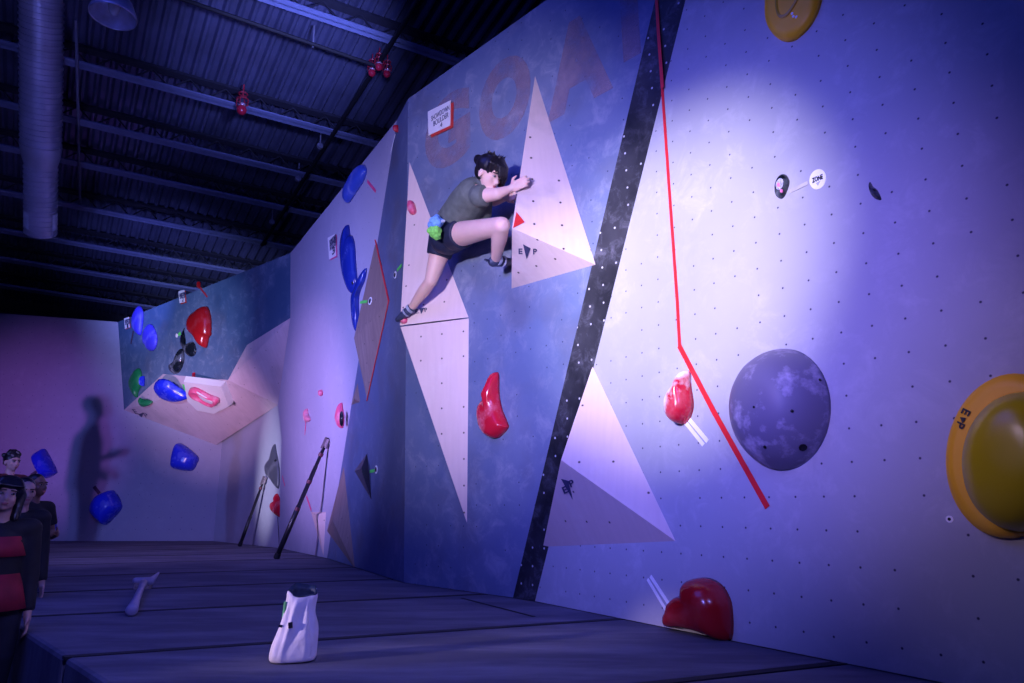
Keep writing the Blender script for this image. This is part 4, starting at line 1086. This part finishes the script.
for k in range(26):
    a = random.uniform(0, 6.28); q0 = hc + hup * (.105 + random.uniform(0, .02)) * s + (hr * math.cos(a) + hfp * math.sin(a)) * .05 * s
    cone(bm, q0, q0 + hup * random.uniform(.02, .05) + (hr * math.cos(a) + hfp * math.sin(a)) * random.uniform(.01, .05), .007, .002, seg=6)
fuse('hair', bm, M_HAIR, clm, .0055, 2)
# chalk bag at her waist
c = B(434.5, 228, .50)
t = empty('waist_chalk_bag', c, "fluffy blue and green chalk bag hanging at the climber's waist", 'bag')
M_FB = plain('fluffy blue', (.16, .36, .75), .9, 0, .3, 60, .5); M_FG = plain('fluffy green', (.20, .62, .10), .9, 0, .3, 60, .5)
def fluffy(bm, c, r, n, seed):
    random.seed(seed)
    for k in range(n):
        p = V((random.gauss(0, 1), random.gauss(0, 1), random.gauss(0, 1))).normalized() * r
        ell(bm, c + p * .75, SX, SU, VC, r * .52, r * .52, r * .52)
    ell(bm, c, SX, SU, VC, r, r, r)
bm = bmesh.new(); fluffy(bm, B(436, 222.5, .50), .05, 14, 1); fluffy(bm, B(433, 224, .50), .035, 8, 2); fuse('fleece_top', bm, M_FB, t, .006, 1)
bm = bmesh.new(); fluffy(bm, B(434.5, 230.5, .50), .046, 14, 3); fluffy(bm, B(436, 235, .49), .034, 10, 4); fuse('pouch', bm, M_FG, t, .006, 1)
bm = bmesh.new(); cone(bm, B(438, 222, .50), B(444, 221, .48), .012, .010); obj('buckle', bm, M_SHOEG, t, True)

# ---- spectators ------------------------------------------------------------------
M_COATB = plain('black jacket', (.010, .010, .014), .75, 0, .3, 15, .2); M_COATR = plain('crimson panel', (.30, .012, .035), .75, 0, .2, 15, .2)
M_TEE = plain('black tee', (.012, .011, .015), .85, 0, .2, 20, .2); M_TROU = plain('dark trousers', (.012, .014, .03), .85, 0, .2, 20, .2); M_BURG = plain('burgundy sleeve', (.08, .015, .02), .85)
M_GLAS = plain('spectacle frame', (.01, .01, .01), .3)
GZ = -.36
def figure(hp, label, face, H, skin, hairfn, top_m, leg_m, pose, faceup=V((0, 0, 1)), sleeve=True, extra=None):
    """hp = head centre; H = standing height; body faces face (horizontal); pose stand|kneel gives legs"""
    s = H / 1.72
    f = V((face.x, face.y, 0)).normalized(); r = f.cross(V((0, 0, 1))); Z = V((0, 0, 1))
    root = empty('person', V((hp.x, hp.y, GZ)), label, 'person')
    neck = hp - Z * .135 * s - f * .015 * s; chest = neck - Z * .20 * s; waist = neck - Z * .40 * s; pelv = neck - Z * .56 * s
    bm = bmesh.new()
    cone(bm, pelv, waist, .135 * s, .115 * s); cone(bm, waist, chest, .115 * s, .13 * s); cone(bm, chest, neck - Z * .04 * s, .12 * s, .06 * s); cone(bm, neck - Z * .05 * s, hp - Z * .03, .05 * s, .05 * s)
    sh = [neck - Z * .085 * s + r * k * .165 * s for k in (-1, 1)]
    cone(bm, sh[0], sh[1], .062 * s, .062 * s)
    armp = pose.get('arms')
    arms = []
    for i, k in enumerate((-1, 1)):
        e = sh[i] + (armp[i][0][0] * r * k + armp[i][0][1] * f + armp[i][0][2] * Z) * .29 * s
        w_ = e + (armp[i][1][0] * r * k + armp[i][1][1] * f + armp[i][1][2] * Z) * .25 * s
        arms.append((sh[i], e, w_)); cone(bm, sh[i], e, .050 * s, .040 * s); cone(bm, e, w_, .040 * s, .025 * s)
        hand(bm, w_, (w_ - e), -r * k * .5 - Z * .6 if abs((w_ - e).normalized().z) < .8 else -r * k, f if abs((w_ - e).normalized().z) > .8 else Z, s * .95, .5)
    legs = []
    for k in (-1, 1):
        hp_ = pelv + r * k * .09 * s
        if pose['legs'] == 'stand':
            kn = V((hp_.x, hp_.y, GZ + (hp_.z - GZ) * .52)) + f * .03 + r * k * .01; an = V((kn.x, kn.y, GZ + .08)) - f * .04
        else:
            kn = hp_ + f * .40 * s + Z * .06 + r * k * .06; an = V((kn.x, kn.y, GZ + .08)) - f * .05
        legs.append((hp_, kn, an)); cone(bm, hp_, kn, .09 * s, .058 * s); cone(bm, kn, an, .056 * s, .036 * s); cone(bm, an, an + f * .14 * s - Z * .03, .04 * s, .03 * s)
    head(bm, hp, face, faceup, s)
    fuse('body', bm, skin, root, .0075, 4)
    face_parts(root, hp, face, faceup, s)
    bm = bmesh.new()
    cone(bm, pelv - Z * .06 * s, chest, .158 * s, .152 * s, True); cone(bm, chest, neck - Z * .05 * s, .148 * s, .075 * s, False, True); cone(bm, sh[0], sh[1], .076 * s, .076 * s)
    for (a, e, w_) in arms:
        if sleeve == 'long': cone(bm, a, e, .070 * s, .058 * s); cone(bm, e, e.lerp(w_, .92), .056 * s, .042 * s, False, True)
        else: cone(bm, a, a.lerp(e, .62), .074 * s, .070 * s, False, True)
    fuse('jacket' if sleeve == 'long' else 'tee_shirt', bm, top_m, root, .010, 4)
    bm = bmesh.new(); cone(bm, pelv + Z * .05, pelv - Z * .02, .148 * s, .15 * s, True)
    for (a, kn, an) in legs: cone(bm, a, kn, .108 * s, .078 * s); cone(bm, kn, kn.lerp(an, .93), .076 * s, .06 * s, False, True)
    fuse('trousers', bm, leg_m, root, .010, 4)
    for (a, kn, an) in legs:
        bm = bmesh.new(); cone(bm, an - Z * .03 - f * .04, an + f * .15 * s - Z * .035, .045, .038); cone(bm, an, an + Z * .05, .05, .05, False, True); fuse('shoe', bm, M_COATB, root, .009, 3)
    fh = (face - faceup * face.dot(faceup)).normalized(); rh = fh.cross(faceup).normalized()
    if hairfn: hairfn(root, hp, fh, rh, faceup, s)
    if extra: extra(root, neck, chest, waist, pelv, f, r, Z, s, arms)
    return root

def long_hair(root, c, f, r, u, s):
    bm = bmesh.new(); ell(bm, c + u * .045 * s - f * .03 * s, r, f, u, .105 * s, .115 * s, .102 * s)
    for k in (-1, 1): cone(bm, c + r * k * .085 * s + u * .02 * s - f * .01 * s, c + r * k * .085 * s - u * .14 * s - f * .01 * s, .032 * s, .028 * s)
    cone(bm, c - f * .08 * s, c - f * .07 * s - u * .18 * s, .09 * s, .07 * s)
    for k in range(-3, 4): cone(bm, c + u * .10 * s + f * .05 * s + r * k * .016 * s, c + u * .052 * s + f * .092 * s + r * k * .024 * s, .02 * s, .012 * s)
    fuse('hair', bm, M_HAIR, root, .008, 2)
def short_hair(root, c, f, r, u, s):
    bm = bmesh.new(); ell(bm, c + u * .048 * s - f * .026 * s, r, f, u, .082 * s, .096 * s, .082 * s)
    fuse('hair', bm, M_HAIR, root, .008, 2)
def curly_hair(root, c, f, r, u, s):
    bm = bmesh.new(); ell(bm, c + u * .05 * s - f * .02 * s, r, f, u, .085 * s, .10 * s, .085 * s)
    random.seed(5)
    for k in range(26):
        d = V((random.gauss(0, 1), random.gauss(0, 1), random.gauss(0, 1))).normalized()
        if d.dot(f) > .5 and d.dot(u) < .3: continue
        p = c + u * .05 * s - f * .02 * s + (r * d.dot(r) * .085 + f * d.dot(f) * .1 + u * d.dot(u) * .085) * s
        if (p - c).dot(u) > -.04: ell(bm, p, r, f, u, .028 * s, .028 * s, .028 * s)
    fuse('hair', bm, M_HAIR, root, .008, 2)
down = ((.12, .06, -1), (.05, .25, -1)); fold = ((.25, .10, -.95), (-.55, .85, .1))
# child in front
def coat_panels(root, neck, chest, waist, pelv, f, r, Z, s, arms):
    bm = bmesh.new()
    cone(bm, neck - Z * .125 * s, chest - Z * .05 * s, .135 * s, .172 * s, True, True)
    o = obj('crimson_yoke', bm, M_COATR, root, True)
    bm = bmesh.new(); cone(bm, waist + Z * .04 * s, pelv - Z * .02 * s, .155 * s, .225 * s, True, True); obj('crimson_hem', bm, M_COATR, root, True)
toc = lambda p: V((B(470, 220, .3).x - p.x, B(470, 220, .3).y - p.y, 0)).normalized()
p1_ = dep(6, 496, 3.6)
figure(p1_, 'child with long black hair and a black and crimson jacket looking up', (SX * .62 - SF * .75 + V((0, 0, .25))).normalized(), 1.32, M_SKIN2, long_hair, M_COATB, M_TROU, {'arms': (down, down), 'legs': 'stand'}, (V((0, 0, 1)) + SF * .25).normalized(), 'long', coat_panels)
p2_ = dep(37, 486, 5.6)
figure(p2_, 'spectator with cropped hair, black tee and folded bare arms', (SX * .85 - SF * .25 + V((0, 0, .2))).normalized(), 1.36, M_SKIND, short_hair, M_TEE, M_TROU, {'arms': (fold, fold), 'legs': 'stand'}, (V((0, 0, 1)) - SX * .15).normalized(), False)
def specs(root, neck, chest, waist, pelv, f, r, Z, s, arms):
    pass
p3_ = dep(12, 462, 8.2)
figure(p3_, 'curly haired spectator standing farthest back in the audience', (SX * .8 - SF * .35 + V((0, 0, .15))).normalized(), 1.62, M_SKIN2, curly_hair, M_BURG, M_TROU, {'arms': (down, down), 'legs': 'stand'}, V((0, 0, 1)), False)
p4_ = dep(24.5, 492, 4.9)
figure(p4_, 'spectator half hidden between the child and the cropped haired person', (SX * .75 - SF * .6 + V((0, 0, .2))).normalized(), 1.40, M_SKIN2, short_hair, M_COATB, M_TROU, {'arms': (down, down), 'legs': 'stand'}, V((0, 0, 1)), 'long')
# person just outside the frame whose shadow falls on the back wall
SL = V((-7.2, 2.4, .25)); sh_t = PK.px(90, 398)
ft = .60
pp = SL.lerp(PK.px(84, 480), ft); hz = SL.z + (sh_t.z - SL.z) * ft
figure(V((pp.x, pp.y, hz - .12)), 'spectator standing outside the frame who casts the shadow on the back wall', V((1, .25, 0)).normalized(), hz - GZ, M_SKIN2, short_hair, M_TEE, M_TROU, {'arms': (((.2, .1, -1), (-.2, .9, .35)), ((.15, -.35, -.9), (.0, .75, -.5))), 'legs': 'stand'}, V((0, 0, 1)), False)
print('offframe', pp, hz, 512 + 700 * pp.x / (pp.y * cp + .2))

# ------------------------------------------------------------------ camera, lights, world
cam = bpy.data.cameras.new('camera'); co = bpy.data.objects.new('camera', cam); C.objects.link(co)
co.location = CAM; co.rotation_euler = (math.pi / 2 + PITCH, 0, 0)
cam.sensor_width = 36.0; cam.lens = F / W_ * 36.0; cam.clip_start = .05; cam.clip_end = 100
bpy.context.scene.camera = co

def spot(name, loc, target, col, power, angle, blend=.8, size=.12):
    l = bpy.data.lights.new(name, 'SPOT'); l.color = col; l.energy = power; l.spot_size = math.radians(angle); l.spot_blend = blend; l.shadow_soft_size = size
    o = bpy.data.objects.new(name, l); C.objects.link(o); o.location = loc
    o.rotation_euler = (V(target) - V(loc)).to_track_quat('-Z', 'Y').to_euler(); return o
def area(name, loc, target, col, power, sx, sy):
    l = bpy.data.lights.new(name, 'AREA'); l.color = col; l.energy = power; l.shape = 'RECTANGLE'; l.size = sx; l.size_y = sy
    o = bpy.data.objects.new(name, l); C.objects.link(o); o.location = loc
    o.rotation_euler = (V(target) - V(loc)).to_track_quat('-Z', 'Y').to_euler(); return o

spot('key_spot', (-1.9, -.2, 2.2), PR.px(650, 305), (.20, .19, 1.0), 1150, 50, 1.0, .07)
spot('hot_spot', (-2.1, -.2, 2.4), PR.px(668, 275), (1.0, .90, .84), 1900, 28.5, 1.0, .07)
spot('center_spot', (-1.9, 0, 1.7), PB.px(465, 265), (.74, .66, 1.0), 1350, 46, 1.0, .07)
spot('purple_wash_spot', (-2.6, .4, 2.6), PR.px(850, 340), (.62, .36, 1.0), 280, 26, 1.0, .3)
spot('violet_spot', (-4.9, 5.0, 1.0), PL.px(316, 420), (.72, .44, 1.0), 750, 44, 1.0, .08)
spot('side_wash_spot', (-4.6, 4.6, 1.4), PL.px(330, 360), (.30, .30, 1.0), 900, 74, 1.0, .1)
spot('far_mat_spot', (-4.5, 6.0, 3.4), fl(170, 552), (.42, .32, 1.0), 330, 60, 1.0, .2)
spot('warm_wash_spot', (-2.6, .4, 2.6), PR.px(1000, 450), (1.0, .85, .7), 65, 20, 1.0, .2)
spot('uplight', (-7.2, 2.4, .25), PK.px(35, 430), (.52, .20, 1.0), 1800, 24, 1.0, .10)
spot('uplight_cool', (-7.45, 2.4, .22), PK.px(150, 460), (.20, .25, 1.0), 1000, 32, 1.0, .10)
rs = spot('recess_spot', (-4.9, 6.5, .5), PM.px(269, 470), (.78, .74, 1.0), 900, 30, 1.0, .05); rs.scale = (.36, 1, 1)
spot('underside_spot', (-4.6, 5.5, .4), PU1.px(200, 398), (.92, .56, .95), 1300, 30, 1.0, .06)
spot('overhang_spot', (-4.2, 4.0, 2.2), PD.px(180, 330), (.42, .50, 1.0), 2300, 28, 1.0, .1)
spot('ceiling_spot', (-1.0, 5.0, 4.4), roof(295, 35), (.24, .28, 1.0), 1900, 40, 1.0, .2)
spot('joist_spot', (-4.5, 3.0, 1.0), roof(120, 130), (.22, .25, 1.0), 330, 56, 1.0, .2)
spot('far_ceiling_spot', (-6.5, 10.0, 3.2), roof(170, 268), (.22, .25, 1.0), 400, 60, 1.0, .2)
spot('bag_spot', (-4.6, 1.3, 1.1), b0 + V((.0, .0, .16)), (.90, .70, 1.0), 650, 9, 1.0, .06)
spot('mat_spot', (.9, -.8, 2.8), fl(300, 590), (.22, .22, 1.0), 520, 60, 1.0, .1)
area('blue_fill', (-3.5, 2.5, 5.0), (-1.5, 6, 0), (.06, .10, 1.0), 120, 4, 3)
w = bpy.data.worlds.new('world'); bpy.context.scene.world = w; w.use_nodes = True
bg = w.node_tree.nodes['Background']; bg.inputs[0].default_value = (.10, .11, .42, 1); bg.inputs[1].default_value = .05
sc = bpy.context.scene
sc.view_settings.view_transform = 'Standard'; sc.view_settings.look = 'None'; sc.view_settings.exposure = 0; sc.view_settings.gamma = 1
sc.cycles.use_denoising = True
